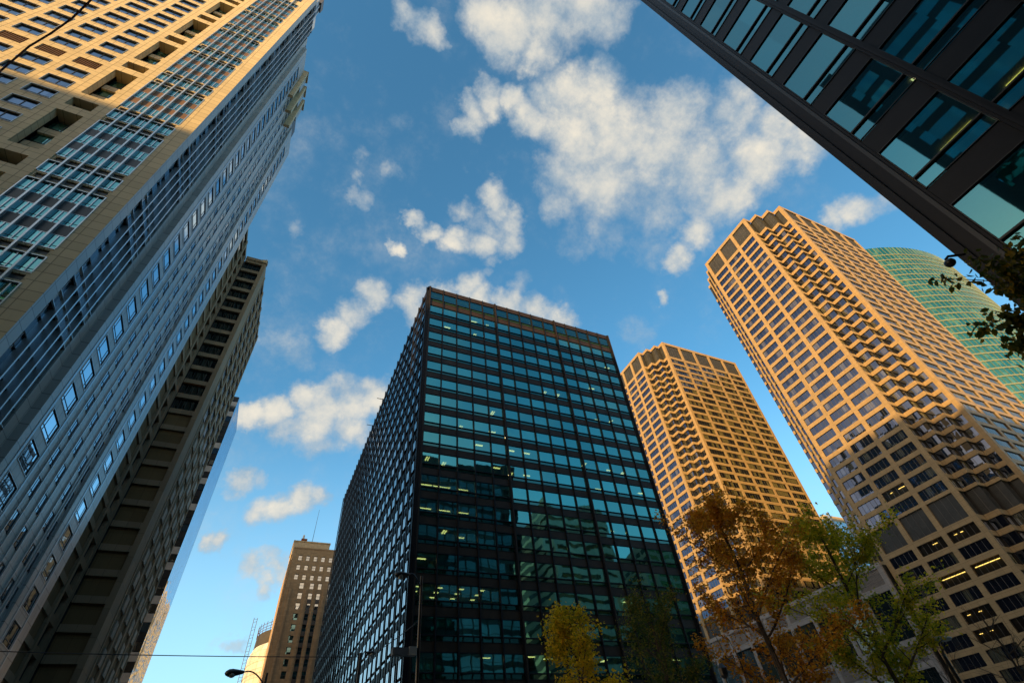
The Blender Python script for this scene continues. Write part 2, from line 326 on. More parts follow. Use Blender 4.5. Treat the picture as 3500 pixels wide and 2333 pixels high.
# ------------------------------------------------------------------ mesh helpers
class MB:
    def __init__(s): s.v = []; s.f = []; s.m = []; s.mats = []; s.sub = s
    def mi(s, mat):
        if mat not in s.mats: s.mats.append(mat)
        return s.mats.index(mat)
    def poly(s, pts, mat):
        b = len(s.v); s.v += [tuple(p) for p in pts]; s.f.append(tuple(range(b, b + len(pts)))); s.m.append(s.mi(mat))
    def box(s, x0, x1, y0, y1, z0, z1, mat):
        if x0 > x1: x0, x1 = x1, x0
        if y0 > y1: y0, y1 = y1, y0
        b = len(s.v)
        s.v += [(x0, y0, z0), (x1, y0, z0), (x1, y1, z0), (x0, y1, z0), (x0, y0, z1), (x1, y0, z1), (x1, y1, z1), (x0, y1, z1)]
        k = s.mi(mat)
        for q in ((0, 3, 2, 1), (4, 5, 6, 7), (0, 1, 5, 4), (1, 2, 6, 5), (2, 3, 7, 6), (3, 0, 4, 7)):
            s.f.append(tuple(b + i for i in q)); s.m.append(k)
    def tube(s, pts, rads, mat, n=6, cap=True):
        pts = [Vector(p) for p in pts]; k = s.mi(mat); rings = []
        for i, p in enumerate(pts):
            d = (pts[min(i + 1, len(pts) - 1)] - pts[max(i - 1, 0)])
            if d.length < 1e-9: d = Vector((0, 0, 1))
            d.normalize()
            a = d.cross(Vector((0, 0, 1)));
            if a.length < 0.05: a = d.cross(Vector((1, 0, 0)))
            a.normalize(); b2 = d.cross(a)
            rr = rads[i] if isinstance(rads, (list, tuple)) else rads
            base = len(s.v)
            for j in range(n):
                th = 2 * math.pi * j / n
                s.v.append(tuple(p + a * math.cos(th) * rr + b2 * math.sin(th) * rr))
            rings.append(base)
        for i in range(len(rings) - 1):
            for j in range(n):
                s.f.append((rings[i] + j, rings[i] + (j + 1) % n, rings[i + 1] + (j + 1) % n, rings[i + 1] + j)); s.m.append(k)
        if cap:
            s.f.append(tuple(rings[0] + j for j in range(n))[::-1]); s.m.append(k)
            s.f.append(tuple(rings[-1] + j for j in range(n))); s.m.append(k)
    def lathe(s, c, prof, mat, n=16, axis=None):
        c = Vector(c); k = s.mi(mat); rings = []
        q = Vector((0, 0, 1)).rotation_difference(Vector(axis).normalized()) if axis else None
        for (rr, h) in prof:
            base = len(s.v)
            for j in range(n):
                th = 2 * math.pi * j / n
                p = Vector((rr * math.cos(th), rr * math.sin(th), h))
                if q: p = q @ p
                s.v.append(tuple(c + p))
            rings.append(base)
        for i in range(len(rings) - 1):
            for j in range(n):
                s.f.append((rings[i] + j, rings[i] + (j + 1) % n, rings[i + 1] + (j + 1) % n, rings[i + 1] + j)); s.m.append(k)
    def build(s, name, parent=None, origin=None, smooth=False):
        if not s.v: return None
        o = Vector(origin) if origin is not None else (parent_world(parent) if parent else Vector((0, 0, 0)))
        me = bpy.data.meshes.new(name)
        me.from_pydata([(a - o.x, b - o.y, c - o.z) for a, b, c in s.v], [], s.f)
        for mt in s.mats: me.materials.append(M[mt] if isinstance(mt, str) else mt)
        me.polygons.foreach_set('material_index', s.m)
        if smooth: me.polygons.foreach_set('use_smooth', [True] * len(me.polygons))
        me.update()
        ob = bpy.data.objects.new(name, me); COL.objects.link(ob)
        WORLD[ob.name] = o
        if parent:
            ob.parent = parent; ob.location = o - parent_world(parent)
        else: ob.location = o
        return ob
WORLD = {}
def parent_world(p): return WORLD[p.name]

def thing(name, label, cat, loc, group=None):
    o = bpy.data.objects.new(name, None); COL.objects.link(o); o.location = loc
    o.empty_display_size = 0.5
    WORLD[o.name] = Vector(loc)
    o['label'] = label; o['category'] = cat
    if group: o['group'] = group
    return o

def structure(ob): ob['kind'] = 'structure'; return ob

class Face:
    """a vertical facade plane. axis 'x-','x+','y-','y+' = outward normal; u runs along the wall, d is outward depth"""
    def __init__(s, ax, pos): s.ax = ax; s.pos = pos
    def p(s, u, z, d):
        if s.ax == 'y-': return (u, s.pos - d, z)
        if s.ax == 'y+': return (u, s.pos + d, z)
        if s.ax == 'x-': return (s.pos - d, u, z)
        return (s.pos + d, u, z)
    def box(s, mb, u0, u1, z0, z1, d0, d1, mat):
        a = s.p(u0, z0, d0); b = s.p(u1, z1, d1)
        mb.box(a[0], b[0], a[1], b[1], z0, z1, mat)
    def quad(s, mb, u0, u1, z0, z1, d, mat):
        pts = [s.p(u0, z0, d), s.p(u1, z0, d), s.p(u1, z1, d), s.p(u0, z1, d)]
        if s.ax in ('x-', 'y+'): pts = pts[::-1]
        mb.poly(pts, mat)
    def center(s, u0, u1, z0, z1): return s.p((u0 + u1) / 2, (z0 + z1) / 2, 0)

def area_px(F, u0, u1, z0, z1):
    q = [proj(F.p(*a, 0)) for a in ((u0, z0), (u1, z0), (u1, z1), (u0, z1))]
    if any(v is None for v in q): return 0
    cx = sum(v[0] for v in q) / 4; cy = sum(v[1] for v in q) / 4
    if not (-40 < cx < 3540 and -40 < cy < 2373): return 0
    A = sum(q[i][0] * q[(i + 1) % 4][1] - q[(i + 1) % 4][0] * q[i][1] for i in range(4)) / 2
    return abs(A)

def emit_parts(parent, specs, name, draw, cap=100):
    """specs: list of (Face,u0,u1,z0,z1,extra). the largest `cap` in view become parts of their own, the rest one part"""
    sp = sorted(specs, key=lambda q: -area_px(*q[:5]))
    rest = MB(); n = 0
    for q in sp:
        if n < cap and area_px(*q[:5]) > 1.0:
            mb = MB(); mb.sub = MB(); draw(mb, q); c = q[0].center(*q[1:5]); ob = mb.build(name, parent, origin=c); n += 1
            if mb.sub.v and ob: mb.sub.build('frame', ob, origin=c)
        else: draw(rest, q)
    if rest.v:
        o = rest.build(name, parent)
        if len(sp) - n > 1: o['kind'] = 'stuff'

def win(mb, q):
    """window: glass recessed behind the wall face, frame round it, vertical bars, optional low transom"""
    F, u0, u1, z0, z1, e = q
    d = e.get('d', -0.25); fr = e.get('fr', 0.06); fm = e.get('frame', 'darkframe'); g = e['glass']
    F.quad(mb, u0 + fr, u1 - fr, z0 + fr, z1 - fr, d, g)
    t = e.get('ft', 0.08)
    F.box(mb.sub, u0, u1, z1 - fr, z1, d - 0.03, d + t, fm); F.box(mb.sub, u0, u1, z0, z0 + fr, d - 0.03, d + t, fm)
    F.box(mb.sub, u0, u0 + fr, z0 + fr, z1 - fr, d - 0.03, d + t, fm); F.box(mb.sub, u1 - fr, u1, z0 + fr, z1 - fr, d - 0.03, d + t, fm)
    n = e.get('n', 0); bw = e.get('bw', 0.05)
    for i in range(1, n + 1):
        uc = u0 + (u1 - u0) * i / (n + 1)
        F.box(mb.sub, uc - bw / 2, uc + bw / 2, z0 + fr, z1 - fr, d - 0.02, d + t * 0.8, e.get('bar', fm))
    if e.get('tr'):
        zt = z0 + (z1 - z0) * e['tr']
        F.box(mb.sub, u0 + fr, u1 - fr, zt - 0.04, zt + 0.04, d - 0.02, d + t * 0.7, e.get('bar', fm))

def hides(mb, F, u0, u1, z0, z1, mat, thick=0.6, d=0.0):
    F.box(mb, u0, u1, z0, z1, d - thick, d, mat)

# ------------------------------------------------------------------ ground, roads
mb = MB(); mb.box(-3000, 3000, -3000, 3000, -0.6, -0.02, 'paving'); structure(mb.build('ground'))
mb = MB(); mb.box(-19, 9.5, -400, 600, -0.02, 0.0, 'asphalt'); structure(mb.build('road'))
mb = MB()
for x in (-4.9, -4.6):
    mb.box(x, x + 0.12, -400, 600, 0.0, 0.004, 'white')
structure(mb.build('road_marking'))
mb = MB(); mb.box(-24.5, -19, -400, 600, -0.02, 0.13, 'paving'); structure(mb.build('pavement'))
mb = MB(); mb.box(9.5, 145, -100, 600, -0.02, 0.13, 'paving'); structure(mb.build('pavement'))

# ------------------------------------------------------------------ black steel office block (centre)
def black_block():
    X0, X1, Y0, Y1, ZT = 15.8, 58.9, 62.0, 152.9, 82.3
    t = thing('office_building', 'black steel and teal glass office block in the centre with a grid of wide windows', 'office building', (37, 62, 0))
    FF = Face('y-', Y0); FL = Face('x-', X0)
    wall = MB(); gl = []; spn = []
    # window rows (z top); first row taller
    rows = [(81.1, 78.8, 78.15, 77.0)]
    k = 0; z = 76.85
    while z > 8:
        rows.append((z, z - 2.0, z - 2.64, z - 3.72)); z -= 3.72
    mod = 2.842; U = 16.2
    FF.box(wall, X0, X1, 81.1, ZT, -0.5, 0.0, 'brownsteel')
    wall.box(X0 + 0.5, X1 - 0.3, Y0 + 0.5, Y1 - 0.2, ZT - 0.8, ZT - 0.3, 'roof')
    for (a, b, c, d) in rows:
        FF.box(wall, X0 + 0.3, X1 - 0.1, d, c, -0.35, -0.06, 'brownsteel')
        FF.box(wall, X0 + 0.3, X1 - 0.1, c, c + 0.05, -0.3, -0.01, 'steel')
        FL.box(wall, Y0 + 0.3, Y1 - 0.1, d, c, -0.35, -0.06, 'steel')
        FF.box(wall, X0 + 0.3, X1 - 0.1, b - 0.05, b + 0.05, -0.3, 0.03, 'steel')
        FL.box(wall, Y0 + 0.3, Y1 - 0.1, b - 0.05, b + 0.05, -0.3, 0.03, 'steel')
        FF.box(wall, X0 + 0.3, X1 - 0.1, a - 0.05, a + 0.03, -0.3, 0.0, 'steel')
    FL.box(wall, Y0, Y1, 81.1, ZT, -0.5, 0.0, 'brownsteel')
    # corner piers with stepped section
    wall.box(X0, X0 + 0.22, Y0, Y0 + 0.5, 0, 81.1, 'steel'); wall.box(X0 + 0.24, X0 + 0.42, Y0 - 0.12, Y0 + 0.3, 0, ZT, 'brownsteel')
    wall.box(X0 - 0.1, X0 + 0.1, Y0 + 0.25, Y0 + 0.5, 0, ZT - 0.1, 'steel')
    wall.box(X1 - 0.45, X1, Y0 - 0.05, Y0 + 0.5, 0, ZT, 'steel')
    wall.box(X1 - 0.4, X1 - 0.1, Y0 + 0.5, Y1, 0, ZT - 0.3, 'steel'); wall.box(X0 + 0.4, X1 - 0.4, Y1 - 0.4, Y1 - 0.1, 0, ZT - 0.3, 'steel')
    zlow = rows[-1][3]
    wall.box(X0 + 1, X1 - 1, Y0 + 3, Y1 - 2, 0, zlow - 0.4, 'inner')
    FF.box(wall, X0 + 0.4, X1 - 0.4, zlow - 0.6, zlow - 0.004, -3, 0.0, 'steel')
    wall.build('wall', t)
    # mullions (each its own), every fifth one is the heavy column line
    for i in range(16):
        u = U + i * mod; hw, dp = (0.2, 0.22) if i % 5 == 0 else (0.07, 0.16)
        m = MB(); FF.box(m, u - hw, u + hw, 4, ZT + 0.02, 0.035, dp, 'steel')
        FF.box(m, u - 0.03, u + 0.03, 4, ZT - 0.3, -0.3, 0.034, 'steel')
        if i % 5 == 0: FF.box(m, u - 0.08, u + 0.08, 4, ZT - 0.2, dp, dp + 0.1, 'brownsteel')
        m.build('mullion', t)
    for i in range(32):
        u = 62.4 + i * 2.92; m = MB()
        FL.box(m, u - 0.09, u + 0.09, 4, ZT + 0.1, 0.035, 0.20, 'steel'); FL.box(m, u - 0.13, u + 0.13, 4, ZT + 0.08, 0.20, 0.24, 'steel')
        if i in (13, 17): FL.box(m, u - 0.05, u + 0.05, ZT - 0.1, ZT + 0.02, 0.24, 1.6, 'steel')
        m.build('mullion', t)
    specs = []
    for ri, (a, b, c, d) in enumerate(rows):
        for i in range(15):
            hw0 = 0.22 if i % 5 == 0 else 0.08; hw1 = 0.22 if (i + 1) % 5 == 0 else 0.08
            specs.append((FF, U + i * mod + hw0, U + (i + 1) * mod - hw1, c + 0.05, a, {'k': 'f', 'b': b}))
        for i in range(31):
            u = 62.4 + i * 2.92
            specs.append((FL, u + 0.1, u + 2.82, c, a, {'k': 'l', 'b': b}))
    def draw(mb, q):
        F, u0, u1, z0, z1, e = q; b = e['b']
        if e['k'] == 'f':
            top = z1 > 80; F.quad(mb, u0, u1, b, z1, -0.12, 'g_top' if top else 'g_teal'); F.quad(mb, u0, u1, z0, b, -0.13, 'greenpanel' if top else 'g_tealD')
            F.box(mb, u0, u0 + 0.05, z0, z1, -0.11, -0.04, 'darkframe'); F.box(mb, u1 - 0.05, u1, z0, z1, -0.11, -0.04, 'darkframe')
        else:
            F.quad(mb, u0, u1, b, z1, -0.12, 'g_side'); F.quad(mb, u0, u1, z0, b, -0.13, 'g_side')
    fr = [s for s in specs if s[5]['k'] == 'f']; lf = [s for s in specs if s[5]['k'] == 'l']
    emit_parts(t, specs, 'window', draw, 100)
    # floors seen through the glass
    rnd = random.Random(3)
    for ri, (a, b, c, d) in enumerate(rows):
        m = MB(); m.box(X0 + 0.5, X1 - 0.5, Y0 + 0.4, Y0 + 11, a + 0.10, a + 0.5, 'ceiling')
        m.box(X0 + 0.5, X1 - 0.5, Y0 + 11, Y0 + 11.3, d - 0.02, a + 0.10, 'inner')
        for i in range(1, 15):           # partition walls and columns
            if i % 5 == 0: m.box(U + i * mod - 0.35, U + i * mod + 0.35, Y0 + 1.2, Y0 + 1.9, d + 0.5, a + 0.10, 'inner')
            elif rnd.random() < 0.35: m.box(U + i * mod - 0.06, U + i * mod + 0.06, Y0 + 0.5, Y0 + 7, d + 0.5, a + 0.10, 'inner')
        m.build('floor_slab', t)
    m = MB()
    nl = 0
    lights = []
    for ri, (a, b, c, d) in enumerate(rows):
        for i in range(15):
            uc = U + (i + 0.5) * mod
            if ri in (11, 12) and i < 3:
                lights.append((uc - 1.3, uc + 1.3, Y0 + 3.0, Y0 + 3.2, a, 'yellow2')); continue
            if ri in (12,) and i in (11, 12): lights.append((uc - 1.2, uc + 1.2, Y0 + 3.0, Y0 + 3.2, a, 'yellow2')); continue
            if ri == 15 and i < 4:
                for yy in (1.5, 3.2, 5): lights.append((uc - 0.7, uc - 0.1, Y0 + yy, Y0 + yy + 0.3, a, 'yellow2'))
                continue
            pr = {2: .2, 3: .12, 4: .18, 5: .2, 6: .2, 7: .4, 8: .3, 9: .45, 10: .5, 13: .2, 14: .08, 16: .15, 17: .2}.get(ri, 0.08)
            if ri == 0 or rnd.random() > pr: continue
            yy = rnd.choice((1.4, 2.2, 3.0))
            if rnd.random() < 0.5: lights.append((uc - 0.15, uc + 0.05, Y0 + yy, Y0 + yy + 1.1, a, 'yellow2')); lights.append((uc + 0.2, uc + 0.35, Y0 + yy, Y0 + yy + 1.1, a, 'yellow2'))
            else: lights.append((uc - 0.6, uc + 0.6, Y0 + yy, Y0 + yy + 0.3, a, 'yellow2'))
    for (x0, x1, y0, y1, a, mt) in lights[:100]:
        q = MB(); q.box(x0, x1, y0, y1, a + 0.04, a + 0.097, mt); q.build('ceiling_light', t)
    # blinds behind top row
    for i in range(11):
        uc = U + (i + 0.5) * mod
        q = MB(); q.box(uc - 0.9, uc + 1.15, Y0 + 0.42, Y0 + 0.5, 80.3, 80.5, 'pale'); q.box(uc + 0.95, uc + 1.15, Y0 + 0.42, Y0 + 0.5, 78.9, 80.3, 'pale')
        q.build('window_blind', t)
black_block()

# ------------------------------------------------------------------ near dark office building (upper right)
def near_block():
    X0, X1, Y1, Y0, ZT = 16.6, 60.6, 2.0, -50.0, 82.3
    t = thing('office_building', 'near black steel building leaning in from the upper right with big teal panes', 'office building', (30, -20, 0))
    FA = Face('x-', X0); FB = Face('y+', Y1)
    wall = MB(); pitch = 3.71
    tops = [14.43 + pitch * k for k in range(-2, 18)]
    tops = [z for z in tops if z < ZT]
    for z in tops:
        FA.box(wall, Y0, Y1 - 0.4, z - 3.71 + 0.0, z - 2.66, -0.35, -0.05, 'steel')
        FB.box(wall, X0 + 0.4, X1, z - 3.71, z - 2.66, -0.35, -0.05, 'steel')
        FA.box(wall, Y0, Y1 - 0.75, z - 2.0, z - 1.94, -0.3, 0.0, 'darkframe')
        FB.box(wall, X0 + 0.75, X1, z - 2.0, z - 1.94, -0.3, 0.0, 'darkframe')
    FA.box(wall, Y0, Y1, tops[-1], ZT, -0.4, 0.0, 'steel'); FB.box(wall, X0 + 0.4, X1, tops[-1], ZT, -0.4, 0.0, 'steel')
    zl = tops[0] - 3.71
    FA.box(wall, Y0, Y1 - 0.4, zl - 0.5, zl - 0.004, -4, 0.0, 'steel')
    wall.box(X0 + 4, X1 - 2, Y0 + 2, Y1 - 4, 0, zl - 0.5, 'inner')
    wall.box(X0 + 0.4, X1, Y0, Y0 + 0.3, 0, ZT, 'steel'); wall.box(X1 - 0.3, X1 - 0.01, Y0 + 0.3, Y1 - 0.4, 0, ZT, 'steel')
    wall.box(X0 + 0.4, X1 - 0.3, Y0 + 0.3, Y1 - 0.4, ZT - 0.6, ZT - 0.2, 'roof')
    # stepped corner column
    wall.box(X0, X0 + 0.5, Y1 - 0.72, Y1 - 0.30, 0, ZT, 'steel'); wall.box(X0 + 0.1, X0 + 0.55, Y1 - 0.30, Y1 - 0.12, 0, ZT, 'steel')
    wall.box(X0 - 0.06, X0 + 0.5, Y1 - 0.12, Y1, 0, ZT, 'steel'); wall.box(X0 - 0.10, X0, Y1 - 0.62, Y1 - 0.50, 0, ZT, 'darkframe')
    wall.build('wall', t)
    for i in range(19):
        u = -1.22 - 2.72 * i
        m = MB(); FA.box(m, u - 0.14, u + 0.14, 2, ZT - 0.3, 0.003, 0.13, 'steel'); FA.box(m, u - 0.05, u + 0.05, 2, ZT - 0.3, 0.13, 0.24, 'steel'); FA.box(m, u - 0.09, u + 0.09, 2, ZT - 0.3, -0.3, 0.003, 'steel')
        m.build('mullion', t)
        if i < 16:
            u = X0 + 0.6 + 2.72 * i; m = MB(); FB.box(m, u - 0.1, u + 0.1, 2, ZT, 0.003, 0.22, 'steel'); m.build('mullion', t)
    specs = []
    for z in tops:
        for i in range(18):
            hi = 1.26 if i == 0 else -1.22 - 2.72 * (i - 1) - 0.14
            specs.append((FA, -1.22 - 2.72 * i + 0.14, hi, z - 2.63, z, {}))
        for i in range(15):
            specs.append((FB, X0 + 0.7 + 2.72 * i, X0 + 3.22 + 2.72 * i, z - 2.63, z, {'g': 'g_dark'}))
    def draw(mb, q):
        F, u0, u1, z0, z1, e = q
        g = e.get('g', 'g_near'); F.quad(mb, u0, u1, z0 + 0.7, z1, -0.08, g); F.quad(mb, u0, u1, z0, z0 + 0.62, -0.09, g)
        for (a, b, c, d) in ((u0, u1, z0 + 0.62, z0 + 0.70), (u0, u1, z1 - 0.03, z1), (u0, u1, z0, z0 + 0.03), (u0, u0 + 0.03, z0 + 0.03, z1 - 0.03), (u1 - 0.03, u1, z0 + 0.03, z1 - 0.03)):
            F.box(mb.sub, a, b, c, d, -0.07, -0.01, 'darkframe')
    emit_parts(t, specs, 'window', draw, 100)
    rnd = random.Random(5)
    for z in tops:
        m = MB(); m.box(X0 + 0.45, X0 + 10, Y0 + 0.5, Y1 - 0.5, z + 0.1, z + 0.5, 'ceiling'); m.box(X0 + 10, X0 + 10.3, Y0 + 0.5, Y1 - 0.5, z - 3.2, z + 0.1, 'inner')
        m.build('floor_slab', t)
    def lamp(u, v, ln, z, mt='yellow2', wd=0.12):
        q = MB(); q.box(X0 + v, X0 + v + wd, u, u + ln, z + 0.03, z + 0.097, mt); q.build('ceiling_light', t)
    for (p, q, z) in (((3215, 515), (3322, 412), 18.14), ((3440, 295), (3530, 205), 18.14)):
        ends = []
        for (px, py) in (p, q):
            d = ray(px, py); ends.append(CAMP + d * ((z + 0.06 - 1.7) / d[2]))
        A, B = ends; x_ = max(X0 + 0.55, (A[0] + B[0]) / 2); q_ = MB()
        q_.box(x_, x_ + 0.09, min(A[1], B[1]), max(A[1], B[1]), z + 0.03, z + 0.097, 'yellow'); q_.build('ceiling_light', t)
    for k, z in enumerate(tops[:9]):
        for j in range(8):
            if rnd.random() < 0.5: lamp(-1 - rnd.random() * 9, 1.5 + rnd.random() * 5, 0.28, z, 'yellow2', 0.10)
near_block()

# ------------------------------------------------------------------ gold limestone tower (left)
def gold_tower():
    XC, YF, H = -24.7, 42.0, 167.0
    t = thing('limestone_tower', 'tall limestone tower filling the left side, sunlit gold above and shaded below', 'skyscraper', (-60, 60, 0))
    FF = Face('y-', YF)
    pt = 3.865; wall = MB(); specs = []; P = 15.46
    floors = [75.1 - pt * k for k in range(-24, 19)]       # window tops
    XL = -100.0
    # full-height piers
    cols = [(-42.7 - 4.36 * i, -39.8 - 4.36 * i) for i in range(13)]
    FF.box(wall, -26.6, XC, 0, H, -1.0, 0.0, 'limestone')
    FF.box(wall, -35.4, -33.85, 0, H, -1.0, 0.0, 'limestone')
    FF.box(wall, -39.8, -38.25, 0, H, -1.0, 0.0, 'limestone')
    for i, (a, b) in enumerate(cols):
        lo = cols[i + 1][1] if i + 1 < len(cols) else XL
        FF.box(wall, lo, a, 0, H, -1.0, 0.0, 'limestone')
    for i, (a, b) in enumerate(cols):
        zprev = H
        for k, z in enumerate(floors):
            if z > H - 2: continue
            if z < 4: break
            FF.box(wall, a, b, z, zprev, -1.0, 0.0, 'limestone')
            zprev = z - 2.3
            louv = (i % 3 != 5) and abs(z - (75.1 + pt * 3)) < 1 and i < 3 or abs(z - (75.1 + pt * 15)) < 1
            specs.append((FF, a, b, z - 2.3, z, {'louv': louv}))
        FF.box(wall, a, b, 0, zprev, -1.0, 0.0, 'limestone')
    # curtain wall column: period of single row + triple block
    s0 = 75.5
    singles = []; z = s0 + P * 6
    while z > 5: singles.append(z); z -= P
    cwin = []
    prev = H
    bands = []
    for z in singles:
        if z > H: continue
        # single block z..z-2.3, then band, then triple z-4.0..z-13.9, then band
        bands.append((z, z - 2.3, 's')); bands.append((z - 4.0, z - 13.95, 't'))
    prev = H
    for (a, b, k) in bands:
        # stone ledge either side of a dark slot
        if prev - a > 0.3:
            g = prev - a
            FF.box(wall, -33.85, -26.6, prev - g * 0.22, prev, -0.9, -0.12, 'limestone')
            FF.box(wall, -33.6, -26.9, a + g * 0.28, prev - g * 0.22, -0.9, -0.3, 'darkpanel')
            FF.box(wall, -33.85, -33.6, a + g * 0.28, prev - g * 0.22, -0.9, -0.12, 'limestone'); FF.box(wall, -26.9, -26.6, a + g * 0.28, prev - g * 0.22, -0.9, -0.12, 'limestone')
            FF.box(wall, -33.85, -26.6, a, a + g * 0.28, -0.9, -0.12, 'limestone')
        prev = b
    FF.box(wall, -33.85, -26.6, 0, prev, -0.9, -0.12, 'limestone')
    cs = []
    for (a, b, k) in bands:
        if b < 0: continue
        rows = [(a, b)] if k == 's' else [(a, a - 2.2), (a - 3.88, a - 6.08), (a - 7.76, a - 9.95)]
        sp = [] if k == 's' else [(a - 2.2, a - 3.88), (a - 6.08, a - 7.76)]
        for (p, q) in rows:
            for j in range(5): cs.append((FF, -33.85 + 1.45 * j, -33.85 + 1.45 * (j + 1), q, p, {}))
        for (p, q) in sp:
            m = MB(); FF.box(m, -33.8, -26.65, q, p, -0.75, -0.18, 'brownpanel' if p > 70 else 'darkpanel'); m.build('spandrel_panel', t)  # sun and shade put into the colour: brown above the shadow line, charcoal below
        FF.box(wall, -33.86, -26.59, a - 0.0, a + 0.09, -0.5, 0.03, 'metal'); FF.box(wall, -33.86, -26.59, b - 0.09, b, -0.5, -0.06, 'metal')
    def drawc(mb, q):
        F, u0, u1, z0, z1, e = q; um = (u0 + u1) / 2
        F.quad(mb, u0, u1, z0 + 0.02, z1, -0.20, 'g_curt')
        F.box(mb, u0, u1, z0 + 0.5, z0 + 0.56, -0.195, -0.175, 'darkframe'); F.box(mb, u0, u1, z0, z0 + 0.06, -0.195, -0.17, 'metal'); F.box(mb, u0, u1, z1 - 0.06, z1, -0.195, -0.17, 'metal')
        F.box(mb, um - 0.045, um + 0.045, z0 + 0.06, z1 - 0.06, -0.195, -0.10, 'metal')
    for j in range(1, 5):
        u = -33.85 + 1.45 * j; m = MB(); FF.box(m, u - 0.05, u + 0.05, 6, H - 1, -0.40, 0.16, 'metal'); FF.box(m, u - 0.09, u + 0.09, 6, H - 1, 0.16, 0.22, 'metal'); m.build('fin', t)
    for u in (-33.85 + 0.04, -26.6 - 0.04):
        for (a, b, k) in bands:
            FF.box(wall, u - 0.05, u + 0.05, b, a, -0.44, 0.05, 'metal')
    # recessed balcony column between -38.25 and -35.4
    R0, R1, D = -38.25, -35.4, -3.2
    prev = H
    for (a, b, k) in bands:
        a2 = a - 0.35; b2 = (a2 - 2.3) if k == 's' else b - 0.15
        FF.box(wall, R0, R1, a2, prev, -3.4, 0.0, 'limestone'); prev = b2
        if k == 't':
            for zt in (a2 - 3.2, a2 - 6.9): FF.box(wall, R0, R1, zt - 1.3, zt, -3.4, -1.2, 'limestone')
            for (p, q) in ((a2 - 0.7, a2 - 3.2), (a2 - 4.5, a2 - 6.9), (a2 - 8.2, b2)):
                specs.append((Face('y-', YF + 1.5), R0 + 0.05, R1 - 0.05, q, p, {'g': 'g_curt', 'd': 0.0}))
        else: specs.append((Face('y-', YF + 1.5), R0 + 0.05, R1 - 0.05, b2 + 0.05, a2 - 0.9, {'g': 'darkpanel', 'd': 0.0}))
    FF.box(wall, R0, R1, 0, prev, -3.4, 0.0, 'limestone')
    FF.box(wall, R0 - 1.0, R1 + 1.0, 0, H - 0.5, -3.8, -3.41, 'darkpanel')
    # side A, normal +X
    FA = Face('x+', XC)
    FA.box(wall, YF + 1.0, 43.55, 0, H, -1.0, 0.0, 'shadestone')
    wall.poly([(XC + 0.004, YF + 0.002, 0), (XC + 0.004, YF + 1.0, 0), (XC + 0.004, YF + 1.0, H), (XC + 0.004, YF + 0.002, H)], 'shadestone')
    FA.box(wall, 50.7, 52.3, 0, 160, -1.0, 0.0, 'shadestone')
    PA = 15.02; zz = 59.68 + PA * 8; ba = []
    while zz > 3: ba.append((zz, zz - 2.24, 's')); ba.append((zz - 3.76, zz - 13.56, 't')); zz -= PA
    prev = 170
    for (a, b, k) in ba:
        if a > 170: continue
        if prev > a: FA.box(wall, 43.55, 50.7, a, prev, -0.9, -0.15, 'shadestone')
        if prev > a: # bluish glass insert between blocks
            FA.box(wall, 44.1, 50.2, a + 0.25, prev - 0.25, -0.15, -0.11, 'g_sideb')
        prev = b
        rows = [(a, b)] if k == 's' else [(a, a - 2.1), (a - 3.85, a - 5.95), (a - 7.7, a - 9.8)]
        if k == 't':
            for (p, q) in ((a - 2.1, a - 3.85), (a - 5.95, a - 7.7)): FA.box(wall, 43.6, 50.65, q, p, -0.9, -0.4, 'g_sideb')
        for (p, q) in rows:
            for j in range(5): cs.append((FA, 43.55 + 1.43 * j, 43.55 + 1.43 * (j + 1), q, p, {'side': 1}))
        FA.box(wall, 43.5, 50.75, a, a + 0.07, -0.5, 0.04, 'metal'); FA.box(wall, 43.5, 50.75, b - 0.07, b, -0.5, 0.04, 'metal')
    FA.box(wall, 43.55, 50.7, 0, prev, -0.9, -0.15, 'shadestone')
    for j in range(1, 5):
        u = 43.55 + 1.43 * j; m = MB(); FA.box(m, u - 0.05, u + 0.05, 6, 172 if j < 3 else 164, -0.40, 0.20, 'metal'); FA.box(m, u - 0.10, u + 0.10, 6, 172 if j < 3 else 164, 0.20, 0.28, 'metal'); m.build('fin', t)
    def drawcs(mb, q):
        F, u0, u1, z0, z1, e = q
        if not e.get('side'): return drawc(mb, q)
        um = (u0 + u1) / 2
        F.quad(mb, u0, u1, z0, z1, -0.45, 'g_sideb')
        F.box(mb, u0, u1, z0 + 0.5, z0 + 0.6, -0.44, -0.3, 'darkframe'); F.box(mb, u0, u1, z1 - 0.12, z1, -0.44, -0.25, 'darkframe')
        F.box(mb, um - 0.04, um + 0.04, z0, z1, -0.44, -0.3, 'metal')
    emit_parts(t, cs, 'curtain_window', drawcs, 100)
    # B and D: projecting bays with square windows;  C: recessed strip with four slim columns
    def bay(X, y0, y1, w0, w1, top, ztop, pitch, h, capname):
        F = Face('x+', X)
        F.box(wall, y0, w0, 0, top, -1.5, 0.0, 'shadestone'); F.box(wall, w1, y1, 0, top, -1.5, 0.0, 'shadestone')
        F.box(wall, w0 - 0.75, w0 - 0.4, 0, top - 3, 0.0, 0.05, 'metalblue'); F.box(wall, w1 + 0.3, w1 + 0.62, 0, top - 3, 0.0, 0.05, 'metalblue')
        z = ztop + pitch * 60; prev = top
        while z > 2.5:
            if z < top - 7:
                F.box(wall, w0, w1, z, prev, -1.5, 0.0, 'shadestone'); prev = z - h
                specs.append((F, w0, w1, z - h, z, {'sq': 1}))
            z -= pitch
        F.box(wall, w0, w1, 0, prev, -1.5, 0.0, 'shadestone')
    bay(-23.93, 52.3, 58.2, 54.35, 57.65, 156.5, 54.25, 3.60, 2.3, 'b')
    bay(-24.1, 72.8, 81.0, 74.95, 78.0, 151.0, 76.1, 3.55, 2.2, 'd')
    wall.box(-26.5, -25.43, 52.31, 58.2, 0, 156.3, 'shadestone')
